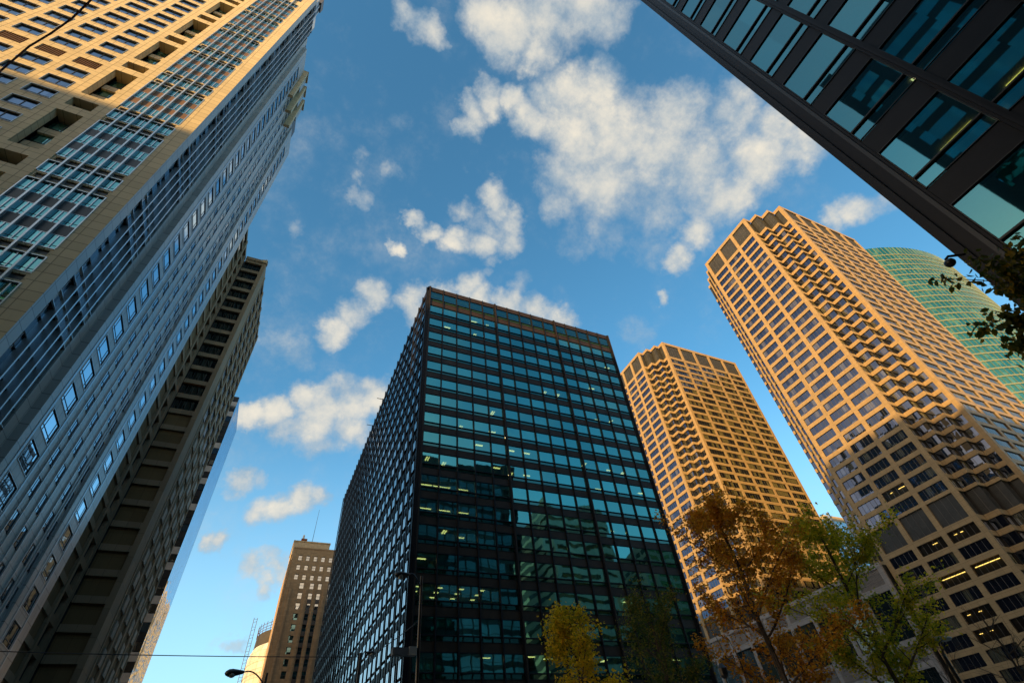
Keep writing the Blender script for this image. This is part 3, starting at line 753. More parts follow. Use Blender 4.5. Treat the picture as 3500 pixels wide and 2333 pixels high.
    wall.box(-26.5, -25.6, 72.81, 81.0, 0, 150.8, 'shadestone')
    XCc = -24.45; FC = Face('x+', XCc)
    ccols = [(61.0, 62.7), (64.7, 66.5), (68.9, 70.7), (71.4, 72.6)]
    edges = [58.2] + [e for c in ccols for e in c] + [72.8]
    for i in range(0, len(edges), 2): FC.box(wall, edges[i], edges[i + 1], 0, 152, -1.2, 0.0, 'shadestone')
    for ci, (a, b) in enumerate(ccols):
        z = 62.0 + 0.4 * 0 + 3.68 * 24; prev = 152
        while z > 3:
            if z < 150:
                FC.box(wall, a, b, z, prev, -1.2, -0.03, 'shadestone'); prev = z - 2.1
                specs.append((FC, a, b, z - 2.1, z, {'slim': 1}))
            z -= 3.68
        FC.box(wall, a, b, 0, prev, -1.2, -0.03, 'shadestone')
        m = MB()
        FC.box(m, a - 0.10, a, 6, 149, 0.002, 0.16, 'metal'); m.build('fin', t)
        m = MB(); FC.box(m, b, b + 0.08, 6, 149, 0.002, 0.10, 'metal'); m.build('fin', t)
    # projecting dormer hoods at the top of C
    for i, y in enumerate((58.9, 63.0, 67.0)):
        m = MB(); m.box(XCc + 0.003, XCc + 1.35, y, y + 0.8, 140, 158.5, 'limestone'); m.box(XCc + 0.003, XCc + 1.1, y + 0.8, y + 3.0, 150, 158.3, 'shadestone')
        m.box(XCc + 0.003, XCc + 1.5, y - 0.05, y + 3.1, 158.5, 158.9, 'limestone'); m.build('dormer', t)
    # bulk
    wall.box(XL, XC - 1.001, YF + 3.9, 81.0, 0, H - 1.2, 'darkpanel'); wall.box(XL, XC - 1.0, YF + 1.0, YF + 3.4, H - 1.2, H, 'roof')
    wall.box(-30, XC - 0.02, 43.6, 47.1, 167.0, 172, 'metalblue'); wall.box(-29, XC + 0.5, 44.2, 46.8, 172, 176, 'mullion')
    wall.build('wall', t)
    def draws(mb, q):
        F, u0, u1, z0, z1, e = q
        if e.get('louv'):
            F.box(mb, u0, u1, z0, z1, -0.5, -0.4, 'darkframe')
            for k in range(11):
                uu = u0 + 0.1 + (u1 - u0 - 0.2) * k / 10; F.box(mb, uu - 0.04, uu + 0.04, z0, z1, -0.4, -0.08, 'brownpanel')
        elif e.get('sq'):
            win(mb, (F, u0, u1, z0, z1, {'glass': 'g_sky', 'd': -0.07, 'frame': 'darkframe', 'fr': 0.05, 'ft': 0.05}))
            for (a, b, c, d) in ((u0 - 0.06, u1 + 0.06, z1, z1 + 0.06), (u0 - 0.06, u1 + 0.06, z0 - 0.06, z0), (u0 - 0.06, u0, z0, z1), (u1, u1 + 0.06, z0, z1)): F.box(mb.sub, a, b, c, d, 0.003, 0.05, 'metal')
            F.box(mb.sub, u0 + 0.62, u0 + 0.69, z0 + 0.07, z1 - 0.07, -0.065, -0.04, 'darkframe'); F.box(mb.sub, u1 - 0.69, u1 - 0.62, z0 + 0.07, z1 - 0.07, -0.065, -0.04, 'darkframe')
            F.box(mb.sub, u0 + 0.07, u1 - 0.07, z0 + 0.5, z0 + 0.57, -0.06, -0.035, 'darkframe')
        elif e.get('slim'):
            win(mb, (F, u0, u1, z0, z1, {'glass': 'g_sideb', 'd': -0.08, 'ft': 0.04, 'frame': 'darkframe', 'fr': 0.07, 'n': 1, 'tr': 0.3}))
            F.box(mb, u1 - 0.3, u1 - 0.02, z0, z0 + 0.25, -0.2, 0.05, 'darkframe')
        elif e.get('g'):
            F.quad(mb, u0, u1, z0, z1, 0.0, e['g'])
            um = (u0 + u1) / 2
            F.box(mb, um - 0.04, um + 0.04, z0, z1, 0.002, 0.06, 'darkframe'); F.box(mb, u0, u1, z0 + 0.55, z0 + 0.62, 0.002, 0.05, 'darkframe')
        else:
            win(mb, (F, u0, u1, z0, z1, {'glass': 'g_blue', 'd': -0.22, 'frame': 'darkframe', 'fr': 0.07, 'n': 1, 'bw': 0.07, 'tr': 0.24}))
            for (a, b, c, d) in ((u0 - 0.04, u1 + 0.04, z1, z1 + 0.045), (u0 - 0.04, u1 + 0.04, z0 - 0.045, z0), (u0 - 0.04, u0, z0, z1), (u1, u1 + 0.04, z0, z1)): F.box(mb.sub, a, b, c, d, 0.003, 0.07, 'metal')
    emit_parts(t, specs, 'window', draws, 100)
M['metalblue'] = plain('polished steel band', (0.38, 0.46, 0.52), 0.3, 0.5, 0.6, 0.1)
M['g_sky'] = glass('clear sky reflecting window', (0.50, 0.72, 0.88), (0.02, 0.03, 0.04), None, 0.85, (3.0, 3.6), (0, 0), 0.006, 0.006, 0.2)
gold_tower()

# ------------------------------------------------------------------ rose granite twin towers (right)
def granite_tower(label, XL, XR, YR, Y2, nL, pL, XE, nR, seed, zsil):
    H = 181.2; pier = 1.35
    t = thing('granite_tower', label, 'skyscraper', (XR, YR + 30, 0), 'twin rose granite towers')
    wall = MB(); specs = []; lou = []
    tops = []
    z = 169.5
    while z > 54.5: tops.append(z); z -= 3.88
    mech = (53.5, 47.3)
    z = 46.0
    while z > 4: tops.append(z); z -= 3.88
    WH = 2.62
    zones = [('L', 179.6, 171.1)] + [('W', a, a - WH) for a in tops if a > 54] + [('L', mech[0], mech[1])] + [('W', a, a - WH) for a in tops if a < 54]
    def seg(F, u0, u1, bays, gl, pl=pier, pr=pier, nb=4, vis=True):
        """bays: number of window bays between u0 and u1, with piers"""
        L = u1 - u0
        if pl: F.box(wall, u0, u0 + pl, 0, H, -0.7, 0.0, 'pinkgranite')
        if pr: F.box(wall, u1 - pr, u1, 0, H, -0.7, 0.0, 'pinkgranite')
        inner = (L - pl - pr - (bays - 1) * pier) / bays
        for b in range(bays):
            a = u0 + pl + b * (inner + pier); e = a + inner
            if b: F.box(wall, a - pier, a, 0, H, -0.7, 0.0, 'pinkgranite')
            prev = H
            for (k, p, q) in zones:
                F.box(wall, a, e, p, prev, -0.7, -0.015, 'pinkgranite'); prev = q
                (specs if k == 'W' else lou).append((F, a, e, q, p, {'glass': gl, 'n': nb, 'bar': 'mullion', 'd': -0.3, 'fr': 0.05, 'bw': 0.07}))
            F.box(wall, a, e, 0, prev, -0.7, -0.015, 'pinkgranite')
    YF = Y2 + nL
    st = (XR - XL) / 3; sty = (Y2 - YR) / 3
    seg(Face('x-', XL), Y2, YF, pL, 'g_cme')
    def tooth(Fy, y0t, xa, xb, Fx, ys0, ys1, last):
        # -Y side runs xa..xb, -X side (at xb) runs ys0..ys1 ; glass meets glass at the outer corner (xb, ys0)
        prev = H
        for (k, p, q) in zones:
            Fy.box(wall, xa, xb - 0.002, p, prev, -0.7, -0.015, 'pinkgranite')
            Fx.box(wall, ys0 + (0.72 if not last else pier), ys1 - 0.02, p, prev, -0.7, -0.015, 'pinkgranite')
            if not last: wall.box(xb - 0.0, xb + 0.7, ys0 + 0.0, ys0 + 0.7, p, prev, 'pinkgranite')
            prev = q
            e1 = {'glass': 'g_cmeR', 'n': 1, 'bar': 'mullion', 'd': -0.3, 'fr': 0.05, 'bw': 0.07}; e2 = dict(e1, glass='g_cme', n=1)
            tgt = specs if k == 'W' else lou
            tgt.append((Fy, xa + 0.3, xb + (0.0 if True else 0), q, p, e1))
            tgt.append((Fx, ys0 + (0.3 if not last else pier), ys1, q, p, e2))
        wall.box(xa, xb, y0t + 0.02, y0t + 0.7, 0, prev, 'pinkgranite'); wall.box(xb + 0.02, xb + 0.7, ys0 + 0.71, ys1, 0, prev, 'pinkgranite')
        if last: wall.box(xb, xb + 0.7, ys0, ys0 + pier, 0, H, 'pinkgranite')
    for i in range(3):                                  # saw-tooth front corner
        ya = Y2 - sty * i; xa = XL + st * i
        tooth(Face('y-', ya), ya, xa + 0.701, xa + st, Face('x-', xa + st), ya - sty, ya, i == 2)
    seg(Face('y-', YR), XR + 0.701, XE, nR, 'g_cmeR', pl=0.65, nb=5)
    for i in range(3):                                  # far left corner, stepping back
        xa = XL + st * (i + 1); ya = YF + 3.4 * i
        seg(Face('x-', xa), ya, ya + 3.4, 1, 'g_cme', 0.0, 0.0, 1)
    yb = YF + 3.4 * 3
    # solid cores so nothing shows through
    wall.box(XL + 0.75, XE - 4, Y2 + 0.71, YF - 0.1, 0, H - 1.0, 'darkpanel')
    wall.box(XR + 0.71, XE - 0.2, YR + 0.75, Y2 + 0.7, 0, H - 1.0, 'darkpanel')
    wall.box(XL + st + 0.72, XR + 0.7, Y2 - sty + 0.72, Y2 + 0.7, 0, H - 1.0, 'darkpanel')
    wall.box(XL + 2 * st + 0.72, XR + 0.7, Y2 - 2 * sty + 0.72, Y2 - sty + 0.72, 0, H - 1.0, 'darkpanel')
    for i in range(3): wall.box(XL + st * (i + 1) + 0.72, XE - 1, YF - 0.1 + 3.4 * i, YF + 3.4 * (i + 1) - 0.1, 0, H - 1.0, 'darkpanel')
    wall.box(XE - 0.7, XE - 0.01, YR + 0.7, YF, 0, H, 'pinkgranite')
    for i in range(3): wall.box(XL + st * i + 0.02, XL + st * (i + 1) + 0.0, YF + 3.4 * i - 0.5, YF + 3.4 * i - 0.01, 0, H, 'pinkgranite')
    wall.build('wall', t)
    # a few offices with their ceiling lights on, seen through clear panes
    if XE < 210:
        for (px, py, k) in ((3242, 1972, 2), (3355, 1932, 2), (3170, 1876, 1), (3250, 1832, 1), (3085, 1640, 1), (3030, 1720, 0), (3360, 2060, 1), (3400, 2200, 1), (3460, 2120, 1), (3180, 2140, 1)):
            def dist(q):
                c = proj(q[0].center(*q[1:5])); return 1e9 if c is None else math.hypot(c[0] - px, c[1] - py)
            i = min(range(len(specs)), key=lambda j: dist(specs[j])); q = specs[i]; e = dict(q[5]); e['glass'] = 'g_see'; specs[i] = q[:5] + (e,)
            F, u0, u1, z0, z1 = q[:5]; rr = random.Random(px)
            if k == 2: lm = MB(); F.box(lm, u0 + 0.5, u1 - 0.6, z1 - 0.75, z1 - 0.6, -0.62, -0.5, 'yellow'); lm.build('ceiling_light', t)
            else:
                for _ in range(2):
                    u = rr.uniform(u0 + 0.5, u1 - 1.5); lm = MB(); F.box(lm, u, u + 0.7, z1 - 0.9, z1 - 0.78, -0.62, -0.5, 'yellow'); lm.build('ceiling_light', t)
    emit_parts(t, specs, 'window', win, 100)
    def dl(mb, q):
        F, u0, u1, z0, z1, e = q
        F.box(mb, u0, u1, z0, z1, -0.6, -0.45, 'louvre')
        n = max(1, int(round((u1 - u0) / 1.7)))
        for k in range(1, n):
            uu = u0 + (u1 - u0) * k / n; F.box(mb, uu - 0.05, uu + 0.05, z0, z1, -0.45, -0.36, 'mullion')
        m = max(4, int((u1 - u0) / 0.28))
        for k in range(m):
            uu = u0 + (u1 - u0) * (k + 0.5) / m; F.box(mb, uu - 0.03, uu + 0.03, z0, z1, -0.45, -0.41, 'louvre')
    emit_parts(t, lou, 'louvre_panel', dl, 60)
    return t
big = granite_tower('larger looking near granite tower at right with saw tooth corner', 150.3, 160.8, 46.35, 56.8, 25.8, 3, 208.0, 5, 1, 0)
small = granite_tower('farther granite tower right behind the black block, seen smaller', 153.9, 161.7, 132.0, 142.9, 25.0, 3, 213.2, 5, 2, 0)
# lit ceilings glimpsed low in the near tower are real lamps standing in open window bays (see podium)

def podium():
    t = thing('podium_building', 'pale low podium with louvre bands between the two granite towers', 'building', (150, 120, 0))
    F = Face('x-', 148.6); wall = MB(); specs = []; lou = []
    y0, y1, H = 83.2, 176.0, 46.0
    bay = 8.6; n = int((y1 - y0) / bay)
    for i in range(n + 1): F.box(wall, y0 + i * bay, y0 + i * bay + 1.2, 0, 44.8, -0.8, 0.0, 'podstone')
    bands = [(46.0, 44.8), (40.9, 39.4), (28.6, 27.2), (23.6, 22.2), (18.6, 17.2), (13.6, 12.2), (8.6, 7.2)]
    for i in range(n):
        a = y0 + i * bay + 1.2; b = y0 + (i + 1) * bay
        for (p, q) in bands[1:]: F.box(wall, a, b, q, p, -0.8, -0.01, 'podstone')
        for (p, q, k) in ((44.8, 40.9, 'L'), (39.4, 28.6, 'G'), (27.2, 23.6, 'L'), (22.2, 18.6, 'G'), (17.2, 13.6, 'G'), (12.2, 8.6, 'G'), (7.2, 0.5, 'G')):
            (lou if k == 'L' else specs).append((F, a, b, q, p, {'glass': 'g_dark', 'n': 2, 'bar': 'mullion', 'd': -0.4, 'tr': 0.5 if p - q > 6 else None}))
    F.box(wall, y0, y1, 44.8, 46.0, -0.9, 0.1, 'podstone')
    wall.box(149.5, 200, y0, y1, 0, 45.5, 'darkpanel')
    wall.build('wall', t)
    emit_parts(t, specs, 'window', win, 100)
    def dl(mb, q):
        F, u0, u1, z0, z1, e = q
        F.box(mb, u0, u1, z0, z1, -0.6, -0.5, 'darkframe')
        m = int((u1 - u0) / 0.36)
        for k in range(m):
            uu = u0 + (u1 - u0) * (k + 0.5) / m; F.box(mb, uu - 0.07, uu + 0.07, z0, z1, -0.45, -0.1, 'podstone')
    emit_parts(t, lou, 'louvre_panel', dl, 60)
podium()

# ------------------------------------------------------------------ brown concrete tower behind the gold one
def brown_tower():
    t = thing('concrete_tower', 'brown concrete tower with deep bays between the limestone tower and the sky', 'skyscraper', (-30, 110, 0))
    wall = MB(); P = 4.0; XS, XF, Y0, Y1, H = -26.6, -21.3, 100.0, 136.0, 121.5
    FS = Face('x+', XS); FF = Face('y-', Y0); FX = Face('x+', XF)
    specs = []; pan = []
    nfl = int(H / P)
    # side strip of panels (y 86..94), slim pier, dark slots (94.6..99.4)
    FS.box(wall, 85.0, 87.0, 0, H + 6, -1, 0.0, 'concrete'); FS.box(wall, 93.7, 94.6, 0, H, -1, 0.12, 'concrete')
    for k in range(nfl + 1):
        z = H - 0.9 - P * k
        if z < 3: break
        FS.box(wall, 87.0, 93.7, z, z + 0.95, -1, -0.05, 'concrete'); FS.box(wall, 94.6, Y0, z - 0.1, z + 0.95, -1, -0.08, 'concrete')
        pan.append((FS, 87.0, 93.7, z - P + 0.95, z, {'k': 'precast' if k > 2 else 'g_dark', 'd': -0.3}))
        specs.append((FS, 94.7, 98.2, z - P + 0.95, z - 0.1, {'glass': 'darkframe', 'n': 0, 'd': -0.8}))
        FS.box(wall, 98.2, Y0, z - P + 0.95, z - 0.1, -1, -0.1, 'concrete')
        # front face, 4.4 m wide
        FF.box(wall, XS, XF - 0.9, z - 0.12, z + 0.95, -1, -0.1, 'concrete')
        if z > 72: specs.append((FF, XS, XF - 0.9, z - P + 0.95, z - 0.12, {'glass': 'g_dark', 'n': 3, 'd': -0.7, 'fr': 0.1}))
        else: pan.append((FF, XS, XF - 0.9, z - P + 0.95, z - 0.12, {'k': 'precast', 'd': -0.6}))
    FF.box(wall, XF - 0.9, XF, 0, H, -1.0, 0.0, 'concrete')
    wall.poly([(XS, Y0, H), (XF, Y0 - 0.3, H), (XF, Y0 - 0.3, H + 1.6), (XF - 1.0, Y0 - 0.3, H + 1.2), (XS, Y0 + 0.5, H + 0.2)], 'limestone')
    wall.box(XS, XF + 0.15, Y0 - 0.15, Y0 + 1, H + 0.004, H + 1.1, 'concrete')
    # long side face
    ys = [100.0, 105.0, 111.3, 117.6, 123.9, 130.2]
    FX.box(wall, Y0 + 1.0, 105.0, 0, H, -1, 0.0, 'concrete')
    for i in range(1, 5):
        for dy in (0, 5.7): FX.box(wall, ys[i] + dy, ys[i] + dy + 0.6, 0, H, -1, 0.12, 'concrete')
        for k in range(nfl + 1):
            z = H - 0.9 - P * k
            if z < 3: break
            if z < 74:
                pan.append((FX, ys[i] + 0.6, ys[i] + 3.2, z - P + 0.95 - 0.95, z, {'k': 'precast', 'd': -0.25}))
                pan.append((FX, ys[i] + 3.2, ys[i] + 5.7, z - 2.4, z, {'k': 'pale2', 'd': -0.02}))
                pan.append((FX, ys[i] + 3.2, ys[i] + 5.7, z - P, z - 2.4, {'k': 'precast', 'd': -0.25}))
            else:
                FX.box(wall, ys[i] + 0.6, ys[i] + 5.7, z, z + 0.9, -1, -0.05, 'concrete')
                specs.append((FX, ys[i] + 0.6, ys[i] + 5.7, z - P + 0.9, z, {'glass': 'g_dark', 'n': 5, 'd': -0.4, 'bar': 'metal', 'frame': 'louvre', 'bw': 0.12}))
    for k in range(nfl + 1):                                           # stacked slab ends at the far edge
        z = H - 0.9 - P * k
        if z < 2: break
        wall.box(XF - 0.8, XF + 0.0, 130.4, 131.4, z, z + 0.3, 'pale2')
    wall.box(-60, XS - 0.85, 87, 130, 0, H - 0.5, 'darkframe'); wall.box(XS - 0.9, XF - 0.75, Y0 + 0.8, 130.2, 0, H - 0.3, 'darkframe'); wall.box(XF - 3, XF - 0.3, 130.21, 131.2, 0, H - 2, 'darkframe')
    wall.box(-60, XS - 1, 84.5, 86.9, 0, H + 9, 'concrete')
    wall.build('wall', t)
    emit_parts(t, specs, 'window', win, 100)
    def dp(mb, q):
        F, u0, u1, z0, z1, e = q; F.box(mb, u0, u1, z0, z1, -0.75, e['d'], e['k'])
    emit_parts(t, pan, 'infill_panel', dp, 100)
    for i in range(4):
        q = MB(); u = XS + 0.5 + i * 1.0; FF.box(q, u, u + 0.6, 73.4, 73.8, -0.66, -0.62, 'orange'); q.build('ceiling_light', t)
M['pale2'] = stone('pale concrete spandrel', (0.36, 0.32, 0.25), 1.3, 3.9, 0, 0, 0.01, 0.15, 0.85, 0.5, streak=0.3)
brown_tower()

# ------------------------------------------------------------------ slender mirror glass tower
def mirror_tower():
    t = thing('glass_tower', 'slender sky blue mirror glass tower peeking out behind the brown one', 'skyscraper', (-30, 155, 0))
    F = Face('x+', -22.8); FF = Face('y-', 150.0); wall = MB(); H = 111.6
    m = MB(); F.quad(m, 150.05, 169.6, 0, H, 0.0, 'g_mirror'); m.build('glass_wall', t)
    for i in range(1, 14):
        u = 150 + 1.5 * i; q = MB(); F.box(q, u - 0.05, u + 0.05, 0, H, 0.003, 0.018, 'darkframe'); q.build('mullion', t)
    rnd = random.Random(2)
    k = 0; z = H
    while z > 2:
        mat = ('g_pale', 'pale', 'g_pale', 'pale', 'g_mirror', 'darkframe')[k % 6] if k % 7 else 'darkframe'
        q = MB(); FF.box(q, -24.6, -22.85, z - 1.9, z - 0.08, -0.4, 0.0, mat); FF.box(q, -24.6, -22.9, z - 0.08, z, -0.4, -0.05, 'darkframe'); q.build('cladding_panel', t)
        z -= 1.98; k += 1
    FF.box(wall, -45, -24.6, 0, H, -0.4, 0.0, 'metalblue')
    wall.box(-45, -22.95, 150.45, 169.55, 0, H - 0.3, 'darkpanel')
    wall.build('wall', t)
mirror_tower()

# ------------------------------------------------------------------ art deco tower far down the street
def deco_tower():
    t = thing('art_deco_tower', 'distant brown art deco stone tower with a roof mast left of the black block', 'building', (20, 205, 0))
    X0, X1, Y0, H = 6.0, 36.0, 200.0, 85.1
    F = Face('y-', Y0); G = Face('x-', X0); wall = MB(); specs = []
    cols5 = [8.1 + 2.72 * i for i in range(10)]
    rows3 = [82.7, 79.3, 75.9]
    # background wall split by rows
    def row(zt, zb, zprev, spans):
        F.box(wall, X0, X1, zt, zprev, -1, 0.0, 'artstone')
        prev = X0
        for (a, b, g) in spans:
            F.box(wall, prev, a, zb, zt, -1, 0.0, 'artstone'); prev = b
            specs.append((F, a, b, zb, zt, {'glass': g, 'n': 0, 'tr': 0.5, 'd': -0.35, 'fr': 0.08}))
        F.box(wall, prev, X1, zb, zt, -1, 0.0, 'artstone')
    prev = H
    for z in rows3:
        row(z, z - 1.8, prev, [(u, u + 1.3, 'g_pale') for u in cols5]); prev = z - 1.8
    z = 73.2; k = 0
    sp = [(10.5, 12.0), (14.05, 15.45), (16.85, 18.15), (20.3, 21.8), (23.0, 24.5), (26, 27.3), (28.8, 30.1)]
    while z > 3:
        g = 'g_pale' if k < 3 else 'g_dark2'
        row(z, z - 2.1, prev, [(a, b, g) for a, b in sp]); prev = z - 2.1; z -= 3.42; k += 1
    F.box(wall, X0, X1, 0, prev, -1, 0.0, 'artstone')
    for (a, b) in (sp[1], sp[2], sp[5], sp[6]):                       # dark spandrel ribbons under z 67
        z = 73.2 - 3.42 - 2.1
        while z > 4: F.box(wall, a, b, z - 1.3, z, 0.004, 0.02, 'darkpanel'); z -= 3.42
    for u in (7.6, 13.2, 16.15, 19.2):
        F.box(wall, u - 0.35, u + 0.35, 0, 71, 0.002, 0.35, 'artstone')
    wall.box(X0 - 0.7, X0 - 0.02, Y0 + 0.6, Y0 + 30, 0, H - 4, 'artstone')
    wall.box(X0, X1, Y0 + 1.0, Y0 + 30, 0, H - 0.3, 'artstone'); F.box(wall, X0 - 0.1, X1, H, H + 0.5, -1.0, 0.12, 'artstone')
    wall.build('wall', t)
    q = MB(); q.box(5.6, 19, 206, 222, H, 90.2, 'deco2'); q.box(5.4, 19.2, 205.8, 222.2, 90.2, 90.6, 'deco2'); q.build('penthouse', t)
    q = MB(); q.box(8.0, 10.2, 206.5, 208, 90.6, 91.8, 'terracotta'); q.lathe((8.7, 207, 91.8), [(0.35, 0), (0.35, 1.2), (0.25, 1.6), (0, 1.6)], 'pale', 8); q.build('chimney', t)
    q = MB(); q.tube([(12.2, 208, 90), (12.5, 208, 105.0)], [0.10, 0.05], 'wire', 5); q.build('antenna', t)
    emit_parts(t, specs, 'window', win, 100)
M['g_dark2'] = glass('dim teal sash glass', (0.12, 0.32, 0.34), (0.01, 0.02, 0.02), (0.02, 0.09, 0.09), 0.4, (2.7, 3.42), (0, 0), 0.02, 0.01, pvar=0.4)
M['deco2'] = stone('sunlit tan stone', (0.52, 0.40, 0.24), 1.2, 0.6, 0, 0, 0.012, 0.1)  # lighter stone copy with the sunlight put into its colour
deco_tower()

def wrapped_tower():
    t = thing('wrapped_tower', 'round tower under cream wrap with a dark scaffolded crown at the street end', 'building under repair', (22, 262, 0))
    cx, cy, R = 21.6, 262.0, 22.0
    def ring(mb, r0, r1, z0, z1, mat, n=64):
        for i in range(n):
            a = 2 * math.pi * i / n; b = 2 * math.pi * (i + 1) / n
            mb.poly([(cx + r0 * math.cos(a), cy + r0 * math.sin(a), z0), (cx + r0 * math.cos(b), cy + r0 * math.sin(b), z0), (cx + r1 * math.cos(b), cy + r1 * math.sin(b), z1), (cx + r1 * math.cos(a), cy + r1 * math.sin(a), z1)], mat)
    m = MB(); ring(m, R, R, 0, 63, 'tarp')
    prof = [(R, 63), (R - 0.5, 65), (R - 1.2, 66.5)]
    for i in range(2): ring(m, prof[i][0], prof[i + 1][0], prof[i][1], prof[i + 1][1], 'tarp')
    for k in range(14): ring(m, R + 0.12, R + 0.25, 60 - k * 4.2, 60.5 - k * 4.2, 'tarp'); ring(m, R + 0.25, R + 0.02, 60.5 - k * 4.2, 61.0 - k * 4.2, 'tarp')
    m.build('wrap', t)
    m = MB(); ring(m, R - 1.2, R - 1.5, 66.5, 71.5, 'darkwrap'); ring(m, R - 1.5, 0.1, 71.5, 71.6, 'darkwrap'); m.build('crown', t)
    m = MB()
    for z in (72.2, 73.2, 74.4):
        pts = [(cx + (R - 1.4) * math.cos(a), cy + (R - 1.4) * math.sin(a), z) for a in [2 * math.pi * i / 48 for i in range(49)]]
        m.tube(pts, 0.11, 'scaff', 4, False)
    for i in range(48):
        a = 2 * math.pi * i / 48; x, y = cx + (R - 1.4) * math.cos(a), cy + (R - 1.4) * math.sin(a)
        m.tube([(x, y, 71), (x, y, 75.4)], 0.09, 'scaff', 4)
    m.build('scaffold', t)
    m = MB(); x, y = -1.9, 254.0
    for dx, dy in ((0, 0), (1.3, 0)): m.tube([(x + dx, y + dy, 0), (x + dx, y + dy, 77)], 0.1, 'mullion', 4)
    for k in range(52): m.tube([(x, y, 1.5 * k), (x + 1.3, y, 1.5 * k + (0.0 if k % 2 else 0.7))], 0.06, 'mullion', 4)
    m.build('ladder_hoist', t)
    m = MB(); m.box(14, 24, 255, 265, 71.5, 86, 'tarp'); m.build('stair_head', t)
wrapped_tower()

# ------------------------------------------------------------------ curved green glass tower
def green_tower():
    t = thing('curved_glass_tower', 'curved green glass tower with pale floor bands behind the near granite tower', 'skyscraper', (288, 60, 0))
    cx, cy, R, H, P = 290.0, 128.5, 85.0, 205.5, 4.15
    a0, a1, n = rad(-52), rad(60), 74
    def pt(i, r=0.0): a = a0 + (a1 - a0) * i / n; return (cx + (R + r) * math.sin(a), cy - (R + r) * math.cos(a))
    m = MB()
    for i in range(n):
        (xa, ya), (xb, yb) = pt(i), pt(i + 1)
        m.poly([(xa, ya, 0), (xb, yb, 0), (xb, yb, H), (xa, ya, H)], 'g_green')
    m.build('glass_wall', t)
    z = H - 7; k = 0
    while z > 2:
        m = MB()
        for i in range(n):
            (xa, ya), (xb, yb) = pt(i, 0.18), pt(i + 1, 0.18); (xc, yc), (xd, yd) = pt(i, 0.003), pt(i + 1, 0.003)
            m.poly([(xa, ya, z), (xb, yb, z), (xb, yb, z + 0.62), (xa, ya, z + 0.62)], 'bandm')
            m.poly([(xc, yc, z), (xd, yd, z), (xb, yb, z), (xa, ya, z)], 'bandm')
        m.build('floor_band', t); z -= P; k += 1
    m = MB()
    for i in range(n + 1):
        x, y = pt(i, 0.12); m.box(x - 0.05, x + 0.05, y - 0.07, y + 0.07, 0, H - 0.2, 'bandm')
    o = m.build('mullion', t); o['kind'] = 'stuff'
    m = MB()
    back = [pt(n), (cx + 60, cy + 30), (cx - 38, cy - 12), pt(0)]
    for (p, q) in zip(back[:-1], back[1:]): m.poly([(p[0], p[1], 0), (q[0], q[1], 0), (q[0], q[1], H), (p[0], p[1], H)], 'darkpanel')
    m.poly([pt(i) + (H,) for i in range(n + 1)] + [(cx + 60, cy + 30, H), (cx - 38, cy - 12, H)], 'roof')
    m.build('roof', t)
M['bandm'] = plain('pale metal floor band', (0.25, 0.27, 0.16), 0.4, 0.5, 0.3, 0.15)
green_tower()

# ------------------------------------------------------------------ buildings glimpsed between the towers
def gap_buildings():
    t = thing('glass_building', 'blue glass building with a white edge post in the gap between the granite towers', 'building', (345, 200, 0))
    F = Face('y-', 200.0); m = MB(); F.box(m, 325, 371, 0, 133, -20, 0.0, 'g_gap'); m.build('glass_wall', t)
    m = MB()
    for k in range(44): F.box(m, 325, 371, 3 * k, 3 * k + 0.25, 0.003, 0.15, 'metal')
    for k in range(14): F.box(m, 330 + 3 * k, 330.2 + 3 * k, 0, 133, 0.15, 0.3, 'metal')
    m.build('grid_frame', t)
    m = MB(); m.tube([(331, 198.5, 0), (331, 198.5, 138)], 0.9, 'metal', 8); m.build('edge_post', t)
    t = thing('stone_building', 'sunlit tan stone block beyond the blue glass in the gap between towers', 'building', (375, 215, 0))
    m = MB(); m.box(338, 372, 206, 230, 0, 141, 'deco2'); m.build('wall', t)
    m = MB(); m.box(337.8, 372.2, 205.6, 205.99, 128, 137, 'g_green')
    for k in range(12): m.box(338 + 2.9 * k, 338.3 + 2.9 * k, 205.4, 205.6, 128, 137, 'metal')
    m.build('window', t)
M['g_gap'] = glass('blue gap glass', (0.35, 0.6, 0.8), (0.02, 0.06, 0.10), (0.25, 0.22, 0.15), 0.7, (3, 3), (0, 0), 0.05, 0.04, 0.3, pvar=0.3)
gap_buildings()

# ------------------------------------------------------------------ city behind the camera: casts the long shadow and is mirrored in the glass
def city_block(x0, x1, y0, y1, H, mat, gl, label, fl=3.9, bayw=6.0, band=1.6):
    t = thing('city_building', label, 'building', ((x0 + x1) / 2, (y0 + y1) / 2, 0), 'buildings mirrored in the office glass')
    m = MB(); m.box(x0, x1, y0, y1, 0, H, mat); m.build('wall', t)
    m = MB()
    for ax, pos, a, b in (('y+', y1, x0, x1), ('x+', x1, y0, y1), ('x-', x0, y0, y1)):
        F = Face(ax, pos); z = H - 3.5
        while z > 6:
            u = a + 1.2
            while u < b - 2:
                e = min(u + bayw - 1.2, b - 1.2); F.box(m, u, e, z - (fl - band), z, 0.004, 0.06, gl); u += bayw
            z -= fl
    o = m.build('window', t); o['kind'] = 'stuff'
city_block(-340, -158, -110, -60, 113.0, 'concrete', 'g_dark', 'long concrete slab off to the left rear whose roof shades the tower base')
city_block(-158, -108, -100, -60, 120.0, 'artstone', 'g_dark', 'brown stone block behind the viewer shading the black block')
city_block(-106, -57, -110, -64, 131.0, 'limestone', 'g_blue', 'tall pale block behind the viewer shading the far granite tower')
city_block(-47, 88, -110, -62, 113.5, 'precast', 'g_dark', 'brown block behind the near black building')
city_block(-80, -27, -58, 2, 80.0, 'darkpanel', 'g_curt', 'dark block with green ribbon windows mirrored in the near building panes', 3.7, 9.0, 1.5)
city_block(105, 134, -95, -58, 106.0, 'pale', 'g_dark', 'yellow stone tower mirrored in the middle of the teal glass', 3.9, 40, 2.5)
